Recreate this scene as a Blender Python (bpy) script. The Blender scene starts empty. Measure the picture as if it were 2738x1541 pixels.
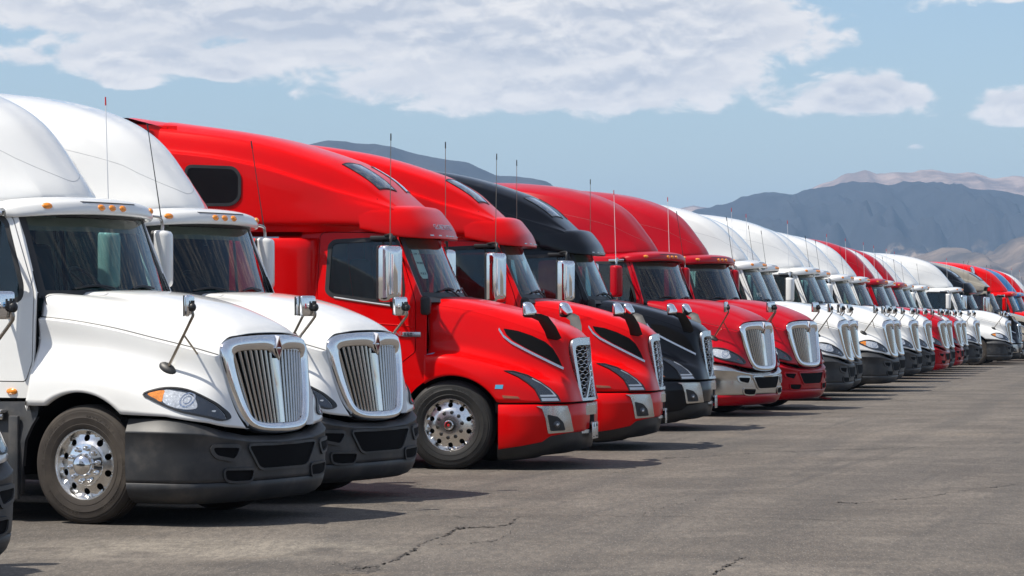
import bpy, bmesh, math, random
import numpy as np
from mathutils import Vector, Matrix, geometry, noise
from mathutils.bvhtree import BVHTree

R = math.radians
scene = bpy.context.scene
col = scene.collection
random.seed(7)

# ------------------------------------------------------------------ camera
cd = bpy.data.cameras.new('camera')
cam = bpy.data.objects.new('camera', cd)
col.objects.link(cam)
cam.location = (0, 0, 1.83)
cam.rotation_euler = (R(90), 0, 0)
cd.sensor_width = 36.0
cd.lens = 36.0 * 8078 / 2738
cd.shift_y = 0.0198
cd.clip_start = 0.5
cd.clip_end = 60000
scene.camera = cam

# ------------------------------------------------------------------ light
SUN_TRAVEL = Vector((.578, .21, -1.0)).normalized()       # where sunlight goes
SUN_EL = math.asin(-SUN_TRAVEL.z)
SUN_AZ = math.atan2(-SUN_TRAVEL.x, -SUN_TRAVEL.y)        # clockwise from +Y
sl = bpy.data.lights.new('sun', 'SUN')
sl.energy = 5.0
sl.angle = R(.53)
sl.color = (1.0, .94, .84)
sun = bpy.data.objects.new('sun', sl)
col.objects.link(sun)
sun.rotation_euler = SUN_TRAVEL.to_track_quat('-Z', 'Y').to_euler()

scene.view_settings.view_transform = 'Standard'
scene.view_settings.look = 'None'
scene.view_settings.gamma = 1
scene.view_settings.exposure = 0.36
scene.view_settings.use_curve_mapping = False
scene.cycles.use_denoising = True
scene.cycles.max_bounces = 10
scene.cycles.glossy_bounces = 5
scene.cycles.transparent_max_bounces = 16
scene.cycles.volume_bounces = 0


# ------------------------------------------------------------------ node helpers
class NT:
    def __init__(s, tree):
        s.t = tree
        s.n = tree.nodes
        s.n.clear()

    def add(s, typ, ins=None, **kw):
        nd = s.n.new(typ)
        for k, v in kw.items():
            setattr(nd, k, v)
        for k, v in (ins or {}).items():
            sock = nd.inputs[k]
            if isinstance(v, bpy.types.NodeSocket):
                s.t.links.new(v, sock)
            elif isinstance(v, bpy.types.Node):
                s.t.links.new(v.outputs[0], sock)
            else:
                sock.default_value = v
        return nd

    def math(s, op, a, b=0.0, c=0.0, clamp=False):
        nd = s.n.new('ShaderNodeMath')
        nd.operation = op
        nd.use_clamp = clamp
        for i, v in enumerate((a, b, c)):
            if isinstance(v, bpy.types.NodeSocket):
                s.t.links.new(v, nd.inputs[i])
            elif isinstance(v, bpy.types.Node):
                s.t.links.new(v.outputs[0], nd.inputs[i])
            else:
                nd.inputs[i].default_value = v
        return nd.outputs[0]

    def mix(s, f, a, b, mode='MIX'):
        nd = s.n.new('ShaderNodeMix')
        nd.data_type = 'RGBA'
        nd.blend_type = mode
        for i, v in ((0, f), (6, a), (7, b)):
            if isinstance(v, bpy.types.NodeSocket):
                s.t.links.new(v, nd.inputs[i])
            elif isinstance(v, bpy.types.Node):
                s.t.links.new(v.outputs[0], nd.inputs[i])
            else:
                if i and len(v) == 3:
                    v = (*v, 1)
                nd.inputs[i].default_value = v
        return nd.outputs[2]

    def ramp(s, f, *pts):
        nd = s.n.new('ShaderNodeValToRGB')
        s.t.links.new(f if isinstance(f, bpy.types.NodeSocket) else f.outputs[0], nd.inputs[0])
        cr = nd.color_ramp
        while len(cr.elements) < len(pts):
            cr.elements.new(.5)
        for e, (p, c) in zip(cr.elements, pts):
            e.position = p
            e.color = (c, c, c, 1) if not isinstance(c, tuple) else (*c, 1)
        return nd.outputs[0]

    def noise(s, vec, scale, detail=3, rough=.5, dist=0.0):
        return s.add('ShaderNodeTexNoise', {'Vector': vec, 'Scale': scale, 'Detail': detail, 'Roughness': rough,
                                            'Distortion': dist}).outputs[0]

    def smooth(s, f, a, b):
        nd = s.add('ShaderNodeMapRange', {0: f, 1: a, 2: b, 3: 0.0, 4: 1.0}, interpolation_type='SMOOTHSTEP')
        return nd.outputs[0]


MATS = {}


def mat(name):
    m = bpy.data.materials.new(name)
    m.use_nodes = True
    MATS[name] = m
    return m, NT(m.node_tree)


def principled(name, base, rough=.5, metal=0.0, coat=0.0, spec=.5, vary=.12, vscale=6.0, bump=0.0, bscale=300.0,
               rvar=.08, coat_rough=.03, dust=0.0):
    m, t = mat(name)
    co = t.add('ShaderNodeTexCoord').outputs['Object']
    nz = t.noise(co, vscale, 4, .6)
    f = t.smooth(nz, .3, .7)
    lo = tuple(c * (1 - vary) for c in base)
    c = t.mix(f, lo, base)
    if dust:
        geo = t.add('ShaderNodeSeparateXYZ', {0: co})
        nz2 = t.noise(co, 3.0, 6, .65)
        d = t.math('MULTIPLY', t.smooth(nz2, .42, .75), dust)
        c = t.mix(d, c, (.30, .25, .19))
    r = t.math('ADD', rough, t.math('MULTIPLY', t.math('SUBTRACT', nz, .5), rvar * 2))
    ins = {'Base Color': c, 'Roughness': r, 'Metallic': metal, 'Coat Weight': coat, 'Coat Roughness': coat_rough,
           'Specular IOR Level': spec}
    if bump:
        bn = t.noise(co, bscale, 2)
        ins['Normal'] = t.add('ShaderNodeBump', {'Height': bn, 'Strength': bump, 'Distance': .002}).outputs[0]
    b = t.add('ShaderNodeBsdfPrincipled', ins)
    t.add('ShaderNodeOutputMaterial', {0: b})
    return m


def paint(name, base, rough=.35, dust=.10, coat=1.0, spec=.5):
    return principled(name, base, rough=rough, coat=coat, spec=spec, vary=.05, vscale=1.3, rvar=.03, dust=dust)


paint('white_paint', (.77, .772, .755), dust=.04)
paint('bright_red_paint', (.66, .0008, .0015), rough=.3, dust=.004, coat=.3, spec=.08)
paint('crimson_paint', (.40, .001, .009), rough=.32, dust=.006, coat=.35, spec=.1)
paint('navy_black_paint', (.0035, .0045, .0075), rough=.3, dust=.0, coat=.45, spec=.08)
paint('tan_paint', (.30, .275, .22), dust=.04)
paint('blue_paint', (.02, .16, .38), dust=.03)
principled('chrome', (.82, .83, .84), rough=.055, metal=1, vary=.03, rvar=.03)
principled('chrome_ribs', (.56, .545, .52), rough=.13, metal=1, vary=.05, rvar=.05)
principled('brushed_chrome', (.62, .62, .61), rough=.2, metal=1, vary=.05, rvar=.05)
principled('polished_aluminium', (.80, .79, .77), rough=.24, metal=1, vary=.03, vscale=9, rvar=.02)
principled('silver_trim', (.62, .64, .66), rough=.26, metal=.9, vary=.05)
principled('steel_arm', (.34, .30, .25), rough=.32, metal=1, vary=.2, vscale=20)
principled('bumper_plastic', (.032, .035, .040), rough=.5, vary=.25, bump=.15, dust=.16, vscale=3)
principled('black_plastic', (.014, .015, .017), rough=.45, vary=.3, dust=.03)
principled('black_void', (.006, .006, .007), rough=.8, spec=.1)
principled('dark_interior', (.022, .036, .048), rough=.75, spec=.2)
principled('dash_vinyl', (.035, .062, .068), rough=.6, spec=.3)
principled('seat_fabric', (.04, .05, .06), rough=.9, spec=.1)
principled('dusty_tyre', (.042, .035, .030), rough=.75, vary=.3, vscale=5, bump=.2, spec=.3, dust=.12)
principled('black_tyre', (.018, .018, .018), rough=.6, vary=.3, vscale=5, bump=.2, spec=.4, dust=.05)
principled('dark_steel', (.10, .095, .09), rough=.4, metal=1, vary=.3)
principled('amber_lens', (.98, .30, .008), rough=.25, coat=1, vary=.35, vscale=40)
principled('amber_reflector', (.36, .10, .03), rough=.25, coat=1, vary=.3, vscale=30)
principled('red_plastic', (.55, .02, .02), rough=.35)
principled('emblem_red', (.22, .018, .012), rough=.3)
principled('pale_plastic', (.72, .75, .78), rough=.4)
principled('blind_fabric', (.13, .115, .09), rough=.9, spec=.1)
principled('seam_grey', (.22, .225, .23), rough=.7)
principled('paper', (.70, .74, .70), rough=.7, vary=.04)
principled('ink', (.02, .03, .04), rough=.7)
principled('yellow_marking', (.75, .62, .05), rough=.6)
principled('blue_sticker', (.10, .45, .70), rough=.4)
principled('headlamp_bezel', (.018, .024, .034), rough=.3, coat=1)
principled('lamp_reflector', (.86, .87, .88), rough=.25, metal=.45, vary=.35, vscale=50, bump=.3, bscale=70)
principled('led_strip', (.62, .66, .72), rough=.3, coat=1)


def glass(name, tint, refl=1.0):
    m, t = mat(name)
    fc = t.add('ShaderNodeLayerWeight', {'Blend': .5}).outputs['Facing']
    lw = t.math('ADD', .04, t.math('MULTIPLY', t.math('POWER', fc, 5.0), .96))
    co = t.add('ShaderNodeTexCoord').outputs['Object']
    dn = t.noise(co, 4.0, 4, .7)
    f = t.math('MULTIPLY', lw, refl, clamp=True)
    tr = t.add('ShaderNodeBsdfTransparent', {0: (*tint, 1)})
    gl = t.add('ShaderNodeBsdfGlossy', {'Color': (1, 1, 1, 1), 'Roughness': .02})
    mx = t.add('ShaderNodeMixShader', {0: f, 1: tr, 2: gl})
    df = t.add('ShaderNodeBsdfDiffuse', {0: (.45, .42, .38, 1)})
    mx2 = t.add('ShaderNodeMixShader', {0: t.math('MULTIPLY', t.smooth(dn, .3, .9), .010), 1: mx, 2: df})
    t.add('ShaderNodeOutputMaterial', {0: mx2})
    return m


glass('windshield_glass', (.62, .80, .78), 1.1)
glass('side_glass', (.48, .62, .62), 1.1)
glass('lens_glass', (.92, .94, .96), 1.0)


# ------------------------------------------------------------------ geometry helpers
def cr_axis(a, n):
    """Catmull-Rom along axis 0, n samples per span."""
    a = np.asarray(a, float)
    k = len(a)
    p = np.concatenate([(2 * a[0] - a[1])[None], a, (2 * a[-1] - a[-2])[None]])
    out = []
    for i in range(k - 1):
        p0, p1, p2, p3 = p[i], p[i + 1], p[i + 2], p[i + 3]
        for j in range(n):
            t = j / n
            out.append(.5 * (2 * p1 + (p2 - p0) * t + (2 * p0 - 5 * p1 + 4 * p2 - p3) * t * t
                             + (3 * p1 - p0 - 3 * p2 + p3) * t ** 3))
    out.append(a[-1])
    return np.array(out)


def full_rows(rows):
    """half net (row 0 = centre line) -> full-width net, from near side (y<0) to far side."""
    rows = np.asarray(rows, float)
    mir = rows[1:][::-1].copy()
    mir[..., 1] *= -1
    return np.concatenate([mir, rows])


def grid_mesh(name, g, smooth=True, close_u=False):
    nv, nu = g.shape[:2]
    v = g.reshape(-1, 3)
    f = []
    for i in range(nv - 1):
        for j in range(nu - 1 + (1 if close_u else 0)):
            j2 = (j + 1) % nu
            f.append((i * nu + j, i * nu + j2, (i + 1) * nu + j2, (i + 1) * nu + j))
    me = bpy.data.meshes.new(name)
    me.from_pydata([tuple(p) for p in v], [], f)
    finish(me, smooth)
    return me


def finish(me, smooth=True, angle=None):
    bm = bmesh.new()
    bm.from_mesh(me)
    bmesh.ops.remove_doubles(bm, verts=bm.verts, dist=1e-5)
    bmesh.ops.recalc_face_normals(bm, faces=bm.faces)
    if angle is not None:
        for e in bm.edges:
            if len(e.link_faces) == 2 and e.calc_face_angle(0) > R(angle):
                e.smooth = False
    for f in bm.faces:
        f.smooth = smooth
    bm.to_mesh(me)
    bm.free()
    me.update()


def mesh_from(name, verts, faces, smooth=True, angle=40):
    me = bpy.data.meshes.new(name)
    me.from_pydata([tuple(v) for v in verts], [], faces)
    finish(me, smooth, angle)
    return me


class MB:
    """collects shapes for one mesh"""
    def __init__(s):
        s.v = []
        s.f = []

    def add(s, v, f):
        o = len(s.v)
        s.v += [tuple(p) for p in v]
        s.f += [tuple(i + o for i in q) for q in f]
        return s

    def mesh(s, name, smooth=True, angle=40):
        return mesh_from(name, s.v, s.f, smooth, angle)

    def tube(s, pts, r, seg=8, smooth=0, caps=True):
        P = np.array(pts, float)
        rr = np.full(len(P), r, float) if np.isscalar(r) else np.array(r, float)
        if smooth:
            P = cr_axis(P, smooth)
            rr = cr_axis(rr[:, None], smooth)[:, 0]
        n = len(P)
        T = np.gradient(P, axis=0)
        T /= np.linalg.norm(T, axis=1)[:, None] + 1e-12
        up = np.array([0, 0, 1.0]) if abs(T[0][2]) < .9 else np.array([1.0, 0, 0])
        a = np.cross(T[0], up)
        a /= np.linalg.norm(a)
        v = []
        for i in range(n):
            a = a - T[i] * a.dot(T[i])
            a /= np.linalg.norm(a)
            b = np.cross(T[i], a)
            for k in range(seg):
                th = 2 * math.pi * k / seg
                v.append(P[i] + rr[i] * (math.cos(th) * a + math.sin(th) * b))
        f = []
        for i in range(n - 1):
            for k in range(seg):
                k2 = (k + 1) % seg
                f.append((i * seg + k, i * seg + k2, (i + 1) * seg + k2, (i + 1) * seg + k))
        if caps:
            f.append(tuple(range(seg)))
            f.append(tuple((n - 1) * seg + k for k in range(seg)))
        return s.add(v, f)

    def box(s, c, size, rot=None, bevel=.0, seg=2):
        bm = bmesh.new()
        bmesh.ops.create_cube(bm, size=1)
        for v in bm.verts:
            v.co = Vector((v.co.x * size[0], v.co.y * size[1], v.co.z * size[2]))
        if bevel:
            bmesh.ops.bevel(bm, geom=bm.edges[:], offset=bevel, segments=seg, affect='EDGES', profile=.5)
        M = Matrix.Translation(c) @ (rot.to_4x4() if rot else Matrix())
        bm.verts.index_update()
        v = [M @ x.co for x in bm.verts]
        f = [tuple(x.index for x in q.verts) for q in bm.faces]
        bm.free()
        return s.add(v, f)

    def lathe(s, prof, seg=32, centre=(0, 0, 0), axis='y', sign=1):
        """profile of (radius, axial); axis y, axial offset is along -y * sign"""
        v = []
        f = []
        n = len(prof)
        for k in range(seg):
            th = 2 * math.pi * k / seg
            c, sn = math.cos(th), math.sin(th)
            for r_, a in prof:
                if axis == 'y':
                    v.append((centre[0] + r_ * c, centre[1] - sign * a, centre[2] + r_ * sn))
                elif axis == 'x':
                    v.append((centre[0] + sign * a, centre[1] + r_ * c, centre[2] + r_ * sn))
                else:
                    v.append((centre[0] + r_ * c, centre[1] + r_ * sn, centre[2] + sign * a))
        for k in range(seg):
            k2 = (k + 1) % seg
            for i in range(n - 1):
                f.append((k * n + i, k * n + i + 1, k2 * n + i + 1, k2 * n + i))
        return s.add(v, f)

    def ellipsoid(s, c, rad, rot=None, nu=14, nv=8, half=False):
        v = []
        f = []
        lo = 0 if half else -math.pi / 2
        for i in range(nv + 1):
            ph = lo + (math.pi / 2 - lo) * i / nv
            for k in range(nu):
                th = 2 * math.pi * k / nu
                p = Vector((rad[0] * math.cos(ph) * math.cos(th), rad[1] * math.cos(ph) * math.sin(th), rad[2] * math.sin(ph)))
                if rot:
                    p = rot @ p
                v.append(Vector(c) + p)
        for i in range(nv):
            for k in range(nu):
                k2 = (k + 1) % nu
                f.append((i * nu + k, i * nu + k2, (i + 1) * nu + k2, (i + 1) * nu + k))
        return s.add(v, f)


def smooth_closed(pts, n=5):
    p = np.array(pts, float)
    k = len(p)
    q = np.concatenate([p[-1:], p, p[:2]])
    out = []
    for i in range(k):
        p0, p1, p2, p3 = q[i], q[i + 1], q[i + 2], q[i + 3]
        for j in range(n):
            t = j / n
            out.append(.5 * (2 * p1 + (p2 - p0) * t + (2 * p0 - 5 * p1 + 4 * p2 - p3) * t * t + (3 * p1 - p0 - 3 * p2 + p3) * t ** 3))
    return [tuple(x) for x in out]


def fillet(pts, r, n=4):
    """round the corners of a closed 2D polygon"""
    out = []
    k = len(pts)
    for i in range(k):
        a, b, c = Vector(pts[i - 1]), Vector(pts[i]), Vector(pts[(i + 1) % k])
        rr = r[i] if isinstance(r, (list, tuple)) else r
        d1, d2 = (a - b), (c - b)
        rr = min(rr, d1.length * .45, d2.length * .45)
        if rr < 1e-4:
            out.append(tuple(b))
            continue
        p, q = b + d1.normalized() * rr, b + d2.normalized() * rr
        for j in range(n + 1):
            t = j / n
            x = p * (1 - t) ** 2 + b * 2 * t * (1 - t) + q * t * t
            out.append(tuple(x))
    return out


def resample(poly, h):
    out = []
    for i in range(len(poly)):
        a, b = Vector(poly[i]), Vector(poly[(i + 1) % len(poly)])
        m = max(1, int((b - a).length / h))
        for j in range(m):
            out.append(tuple(a.lerp(b, j / m)))
    return out


def inside(p, poly):
    x, y = p
    r = False
    n = len(poly)
    j = n - 1
    for i in range(n):
        xi, yi = poly[i]
        xj, yj = poly[j]
        if (yi > y) != (yj > y) and x < (xj - xi) * (y - yi) / (yj - yi + 1e-15) + xi:
            r = not r
        j = i
    return r


def cdt(outline, holes=(), h=.1):
    """triangulate a polygon with holes, with interior points every h"""
    loops = [resample(outline, h)] + [resample(q, h) for q in holes]
    pts = []
    edges = []
    for lp in loops:
        o = len(pts)
        pts += lp
        edges += [(o + i, o + (i + 1) % len(lp)) for i in range(len(lp))]
    nb = len(pts)
    A = np.array(pts)
    x0, y0 = A.min(0)
    x1, y1 = A.max(0)
    yy = y0 + h * .5
    row = 0
    while yy < y1:
        xx = x0 + (h * .5 if row % 2 else 0)
        while xx < x1:
            if inside((xx, yy), loops[0]) and not any(inside((xx, yy), q) for q in loops[1:]):
                if np.min((A[:, 0] - xx) ** 2 + (A[:, 1] - yy) ** 2) > (.45 * h) ** 2:
                    pts.append((xx, yy))
            xx += h
        yy += h * .87
        row += 1
    res = geometry.delaunay_2d_cdt([Vector(p) for p in pts], edges, [], 0, 1e-7)
    V = [tuple(p) for p in res[0]]
    T = []
    for f in res[2]:
        c = (sum(V[i][0] for i in f) / 3, sum(V[i][1] for i in f) / 3)
        if inside(c, loops[0]) and not any(inside(c, q) for q in loops[1:]):
            T.append(tuple(f))
    return V, T


def slab(P, N, T, up, down):
    """thick patch from surface points P with normals N and triangles T"""
    P = np.array(P, float)
    N = np.array(N, float)
    n = len(P)
    v = list(P + N * up) + list(P - N * down)
    f = [tuple(t) for t in T] + [tuple(n + i for i in reversed(t)) for t in T]
    cnt = {}
    for t in T:
        for a, b in ((t[0], t[1]), (t[1], t[2]), (t[2], t[0])):
            cnt[(a, b)] = cnt.get((a, b), 0) + 1
    for (a, b) in cnt:
        if (b, a) not in cnt:
            f.append((b, a, n + a, n + b))
    return v, f


def bvh_of(*meshes):
    v = []
    f = []
    for me in meshes:
        o = len(v)
        v += [x.co.copy() for x in me.vertices]
        f += [tuple(i + o for i in p.vertices) for p in me.polygons]
    return BVHTree.FromPolygons(v, f)


def project(bvh, V, axis, side=-1, fallback=None):
    """drop 2D points on a surface. axis 'y': V=(x,z), from side*3 along y; axis 'x': V=(y,z) from x=+4 going back; 'z': V=(x,y) from above"""
    P = []
    N = []
    for a, b in V:
        if axis == 'y':
            o, d = Vector((a, side * 4, b)), Vector((0, -side, 0))
        elif axis == 'x':
            o, d = Vector((4, a, b)), Vector((-1, 0, 0))
        else:
            o, d = Vector((a, b, 8)), Vector((0, 0, -1))
        hit, nn, _, _ = bvh.ray_cast(o, d)
        if hit is None:
            hit, nn, _, _ = bvh.find_nearest(o - d * 0 + d * (4 - 1.0 if axis == 'y' else 2.8))
        if nn.dot(d) > 0:
            nn = -nn
        P.append(tuple(hit))
        N.append(tuple(nn))
    return P, N


def smooth_normals(P, N, T):
    """average normals over neighbours for clean offsets"""
    N = np.array(N)
    acc = N.copy()
    for _ in range(2):
        new = acc.copy()
        for t in T:
            s = acc[t[0]] + acc[t[1]] + acc[t[2]]
            for i in t:
                new[i] += s * .5
        acc = new / (np.linalg.norm(new, axis=1)[:, None] + 1e-9)
    return acc


def decal(name, bvh, outline, holes=(), axis='y', side=-1, h=.05, up=.006, down=.01, angle=50):
    V, T = cdt(outline, holes, h)
    P, N = project(bvh, V, axis, side)
    N = smooth_normals(P, N, T)
    v, f = slab(P, N, T, up, down)
    return mesh_from(name, v, f, True, angle)


def band(outline, w):
    """polygon shrunk by w (simple inward offset)"""
    n = len(outline)
    A = sum(outline[i][0] * outline[(i + 1) % n][1] - outline[(i + 1) % n][0] * outline[i][1] for i in range(n))
    sg = 1 if A > 0 else -1
    out = []
    for i in range(n):
        a, b, c = Vector(outline[i - 1]), Vector(outline[i]), Vector(outline[(i + 1) % n])
        t = ((b - a).normalized() + (c - b).normalized())
        t = t.normalized() if t.length > 1e-6 else (c - b).normalized()
        out.append((b.x - t.y * w * sg, b.y + t.x * w * sg))
    return out


ROLE = {}


def O(name, me, m, parent=None, role=None):
    o = bpy.data.objects.new(name, me)
    col.objects.link(o)
    if me is not None and not me.materials:
        me.materials.append(MATS[m])
    elif me is not None and me.materials[0] != MATS[m]:
        o.material_slots[0].link = 'OBJECT'
        o.material_slots[0].material = MATS[m]
    if parent is not None:
        o.parent = parent
    if role:
        ROLE[o.name] = role
    return o


def empty(name):
    o = bpy.data.objects.new(name, None)
    o.empty_display_size = .3
    col.objects.link(o)
    return o


def flip_y(me):
    """mirrored copy of a mesh"""
    m2 = me.copy()
    for v in m2.vertices:
        v.co.y = -v.co.y
    m2.flip_normals()
    m2.update()
    return m2


def pair(name, me, m, parent, role=None):
    """same part on the right (as built, y<0) and mirrored on the left"""
    a = O(name, me, m, parent, role)
    b = O(name, flip_y(me), m, parent if not isinstance(parent, tuple) else parent[1], role)
    return a, b


def pairs(name, me, m, parents, role=None):
    return O(name, me, m, parents[0], role), O(name, flip_y(me), m, parents[1], role)


_font_cache = {}


def glyph_mesh(ch, size, depth):
    key = (ch, size, depth)
    if key not in _font_cache:
        cu = bpy.data.curves.new('letter', 'FONT')
        cu.body = ch
        cu.size = size
        cu.extrude = depth
        cu.resolution_u = 2
        ob = bpy.data.objects.new('letter', cu)
        col.objects.link(ob)
        dg = bpy.context.evaluated_depsgraph_get()
        dg.update()
        me = bpy.data.meshes.new_from_object(ob.evaluated_get(dg))
        v = [tuple(x.co) for x in me.vertices]
        f = [tuple(p.vertices) for p in me.polygons]
        w = max([p[0] for p in v], default=size * .3)
        bpy.data.objects.remove(ob)
        bpy.data.curves.remove(cu)
        bpy.data.meshes.remove(me)
        _font_cache[key] = (v, f, w)
    return _font_cache[key]


def text_mesh(name, s, size, depth, M):
    """flat lettering, x along the line, placed by matrix M"""
    mb = MB()
    x = 0
    for ch in s:
        if ch == ' ':
            x += size * .35
            continue
        v, f, w = glyph_mesh(ch, size, depth)
        mb.add([M @ Vector((p[0] + x, p[1], p[2])) for p in v], f)
        x += w + size * .09
    return mb.mesh(name, False, None)


# ------------------------------------------------------------------ wheels (shared by all trucks)
HUB_Z = .505


def interp(x, tab):
    xs = [a for a, _ in tab]
    ys = [b for _, b in tab]
    return float(np.interp(x, xs, ys))


DISC = [(0, .125), (.11, .125), (.178, .112), (.19, .100), (.255, .078), (.268, .082), (.28, .104)]


def make_wheel_meshes():
    M = {}
    t = MB()
    t.lathe([(.296, .10), (.30, .128), (.318, .137), (.345, .143), (.348, .1405), (.40, .149), (.404, .146), (.435, .146), (.452, .143),
             (.455, .139), (.470, .136), (.473, .132), (.488, .125), (.500, .113), (.506, .098), (.507, .088), (.496, .086), (.496, .076),
             (.508, .074), (.509, .036), (.497, .034), (.497, .024), (.509, .022), (.509, -.022), (.497, -.024), (.497, -.034),
             (.509, -.036), (.508, -.074), (.496, -.076), (.496, -.086), (.507, -.088), (.500, -.113), (.47, -.136), (.40, -.149),
             (.30, -.128), (.296, -.10)], 72)
    M['tyre'] = t.mesh('tyre', True, 38)
    # rim disc with ten hand holes
    ring = [(.28 * math.cos(2 * math.pi * k / 60), .28 * math.sin(2 * math.pi * k / 60)) for k in range(60)]
    holes = []
    for k in range(10):
        th = 2 * math.pi * (k + .5) / 10
        cx, cy = .226 * math.cos(th), .226 * math.sin(th)
        holes.append([(cx + .029 * math.cos(2 * math.pi * j / 14), cy + .029 * math.sin(2 * math.pi * j / 14)) for j in range(14)])
    V, T = cdt(ring, holes, .025)
    P = [(x, -interp(math.hypot(x, y), DISC), y) for x, y in V]
    N = []
    for x, y in V:
        r = math.hypot(x, y) + 1e-9
        sl_ = -(interp(r + .004, DISC) - interp(r - .004, DISC)) / .008
        n = Vector((sl_ * x / r, -1, sl_ * y / r)).normalized()
        N.append(tuple(n))
    v, f = slab(P, N, T, 0, .012)
    m = MB().add(v, f)
    m.lathe([(.28, .104), (.286, .122), (.294, .131), (.302, .131), (.305, .124), (.30, .10), (.285, .05), (.27, -.02), (.265, -.12)], 60)
    M['wheel'] = m.mesh('wheel', True, 35)
    m = MB().lathe([(.262, -.02), (.18, -.02), (.05, -.02), (.0, -.02)], 30)
    M['drum'] = m.mesh('brake_drum')
    # chrome dome cover with its ring
    m = MB().lathe([(.178, .112), (.176, .118), (.115, .130), (.10, .132), (.098, .15), (.09, .175), (.074, .198), (.05, .213), (.025, .220), (0, .222)], 40)
    M['hub_cap'] = m.mesh('hub_cap', True, 50)
    m = MB().lathe([(.022, .112), (.0215, .145), (.018, .160), (.010, .169), (0, .172)], 14)
    M['lug_cover'] = m.mesh('lug_nut_cover', True, 50)
    m = MB().lathe([(.024, .105), (.024, .118), (.017, .120), (.017, .136), (.010, .138), (.009, .150), (0, .150)], 10)
    M['lug_nut'] = m.mesh('lug_nut', True, 30)
    m = MB().lathe([(.105, .121), (.095, .123), (.09, .10), (.075, .10), (.07, .15), (.045, .152)], 32)
    M['hub_black'] = m.mesh('hub', True, 40)
    m = MB().lathe([(.058, .150), (.056, .185), (.048, .192), (.044, .192), (.04, .187), (.02, .187), (.0, .187)], 28)
    M['hub_window'] = m.mesh('oil_cap', True, 40)
    m = MB().lathe([(.017, .186), (.015, .192), (0, .194)], 14)
    M['hub_dot'] = m.mesh('oil_plug')
    # raised sidewall lettering, bent round the tyre
    mb = MB()
    for word, r0, mid in (('BRIDGESTONE', .405, -28), ('BRIDGESTONE', .405, 150), ('M726 ELA', .405, 62), ('295/75R22.5', .405, 238)):
        total = sum(glyph_mesh(c, .062, .002)[2] + .010 if c != ' ' else .03 for c in word)
        ang = R(mid) + total / r0 / 2
        for c in word:
            if c == ' ':
                ang -= .03 / r0
                continue
            gv, gf, w = glyph_mesh(c, .062, .002)
            a0 = ang
            for_v = []
            for px, py, pz in gv:
                a = a0 - px / r0
                rr = r0 - .022 + py
                for_v.append((rr * math.cos(a), -(.1455 + pz), rr * math.sin(a)))
            mb.add(for_v, gf)
            ang -= (w + .010) / r0
    M['lettering'] = mb.mesh('sidewall_lettering', False, None)
    for k in M:
        M[k].transform(Matrix.Translation((0, 0, 0)))
    return M


WM = make_wheel_meshes()
WM_L = {k: flip_y(m) for k, m in WM.items()}


def put(o, x, y, z):
    o.location = (x, y, z)
    return o


def add_wheels(root, kind):
    for side in (-1, 1):
        W = WM if side < 0 else WM_L
        w = put(O('wheel', W['wheel'], 'polished_aluminium', root), 0, side * 1.025, HUB_Z)
        O('tyre', W['tyre'], 'dusty_tyre', w, 'tyre')
        O('brake_drum', W['drum'], 'black_void', w)
        if side < 0:
            O('sidewall_lettering', W['lettering'], 'dusty_tyre', w, 'tyre')
        if kind == 'dome':
            O('hub_cap', W['hub_cap'], 'chrome', w)
        else:
            O('hub', W['hub_black'], 'black_plastic', w)
            O('oil_cap', W['hub_window'], 'chrome', w)
            O('oil_plug', W['hub_dot'], 'red_plastic', w)
        for k in range(10):
            th = 2 * math.pi * (k + .25) / 10
            n = O('lug_nut', W['lug_cover'] if kind == 'dome' else W['lug_nut'], 'chrome' if kind == 'dome' else 'dark_steel', w)
            put(n, .142 * math.cos(th), 0, .142 * math.sin(th))
    # rear axles: tyres under the frame
    for x in (-5.2, -6.5):
        for side in (-1, 1):
            W = WM if side < 0 else WM_L
            put(O('rear_tyre', W['tyre'], 'dusty_tyre', root, 'tyre'), x, side * 1.03, HUB_Z)


def add_chassis(root):
    m = MB()
    for s in (-1, 1):
        m.box((-3.05, s * .43, .82), (7.9, .09, .28), bevel=.01)
    for x in (-6.9, -5.85, -4.6, -3, .9):
        m.box((x, 0, .82), (.1, .9, .2))
    for x in (0, -5.2, -6.5):
        m.tube([(x, -1.0, .5), (x, 1.0, .5)], .075, 10)
    m.box((.15, 0, .95), (1.0, .75, .7), bevel=.05)
    O('chassis_frame', m.mesh('chassis_frame'), 'black_void', root)


def wheel_well(root, xa, za, rad):
    for s in (-1, 1):
        v = []
        f = []
        n = 22
        for k in range(n + 1):
            th = math.pi * (k / n) * 1.12 - .06 * math.pi
            for j, y in enumerate((.50, 1.13)):
                v.append((xa + rad * math.cos(th), s * y, za + rad * math.sin(th)))
        for k in range(n):
            f.append((2 * k, 2 * k + 1, 2 * k + 3, 2 * k + 2))
        o = len(v)
        v.append((xa, s * .50, za - .1))
        for k in range(n):
            f.append((o, 2 * k, 2 * k + 2))
        O('wheel_well', mesh_from('wheel_well', v, f), 'black_void', root)


def add_antennas(root, spots):
    """whip antennas standing on the mirror brackets; spots = (base, top, shaft material, tip material)"""
    for (a, b, m1, m2) in spots:
        mb = MB()
        A, B = Vector(a), Vector(b)
        d = (B - A).normalized()
        mb.tube([A, A + d * .06], [.013, .008], 8)
        mb.tube([A + d * .06, A.lerp(B, .5), B], [.0055, .0045, .004], 6)
        o = O('antenna', mb.mesh('antenna'), m1, root, 'antenna')
        O('antenna_tip', MB().tube([B - d * .07, B + d * .01], [.008, .007], 6).mesh('antenna_tip'), m2, o, 'antenna_tip')


# ------------------------------------------------------------------ truck with the curved chrome grille
PRO_ARCH = (-.03, .52, .60)


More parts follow.
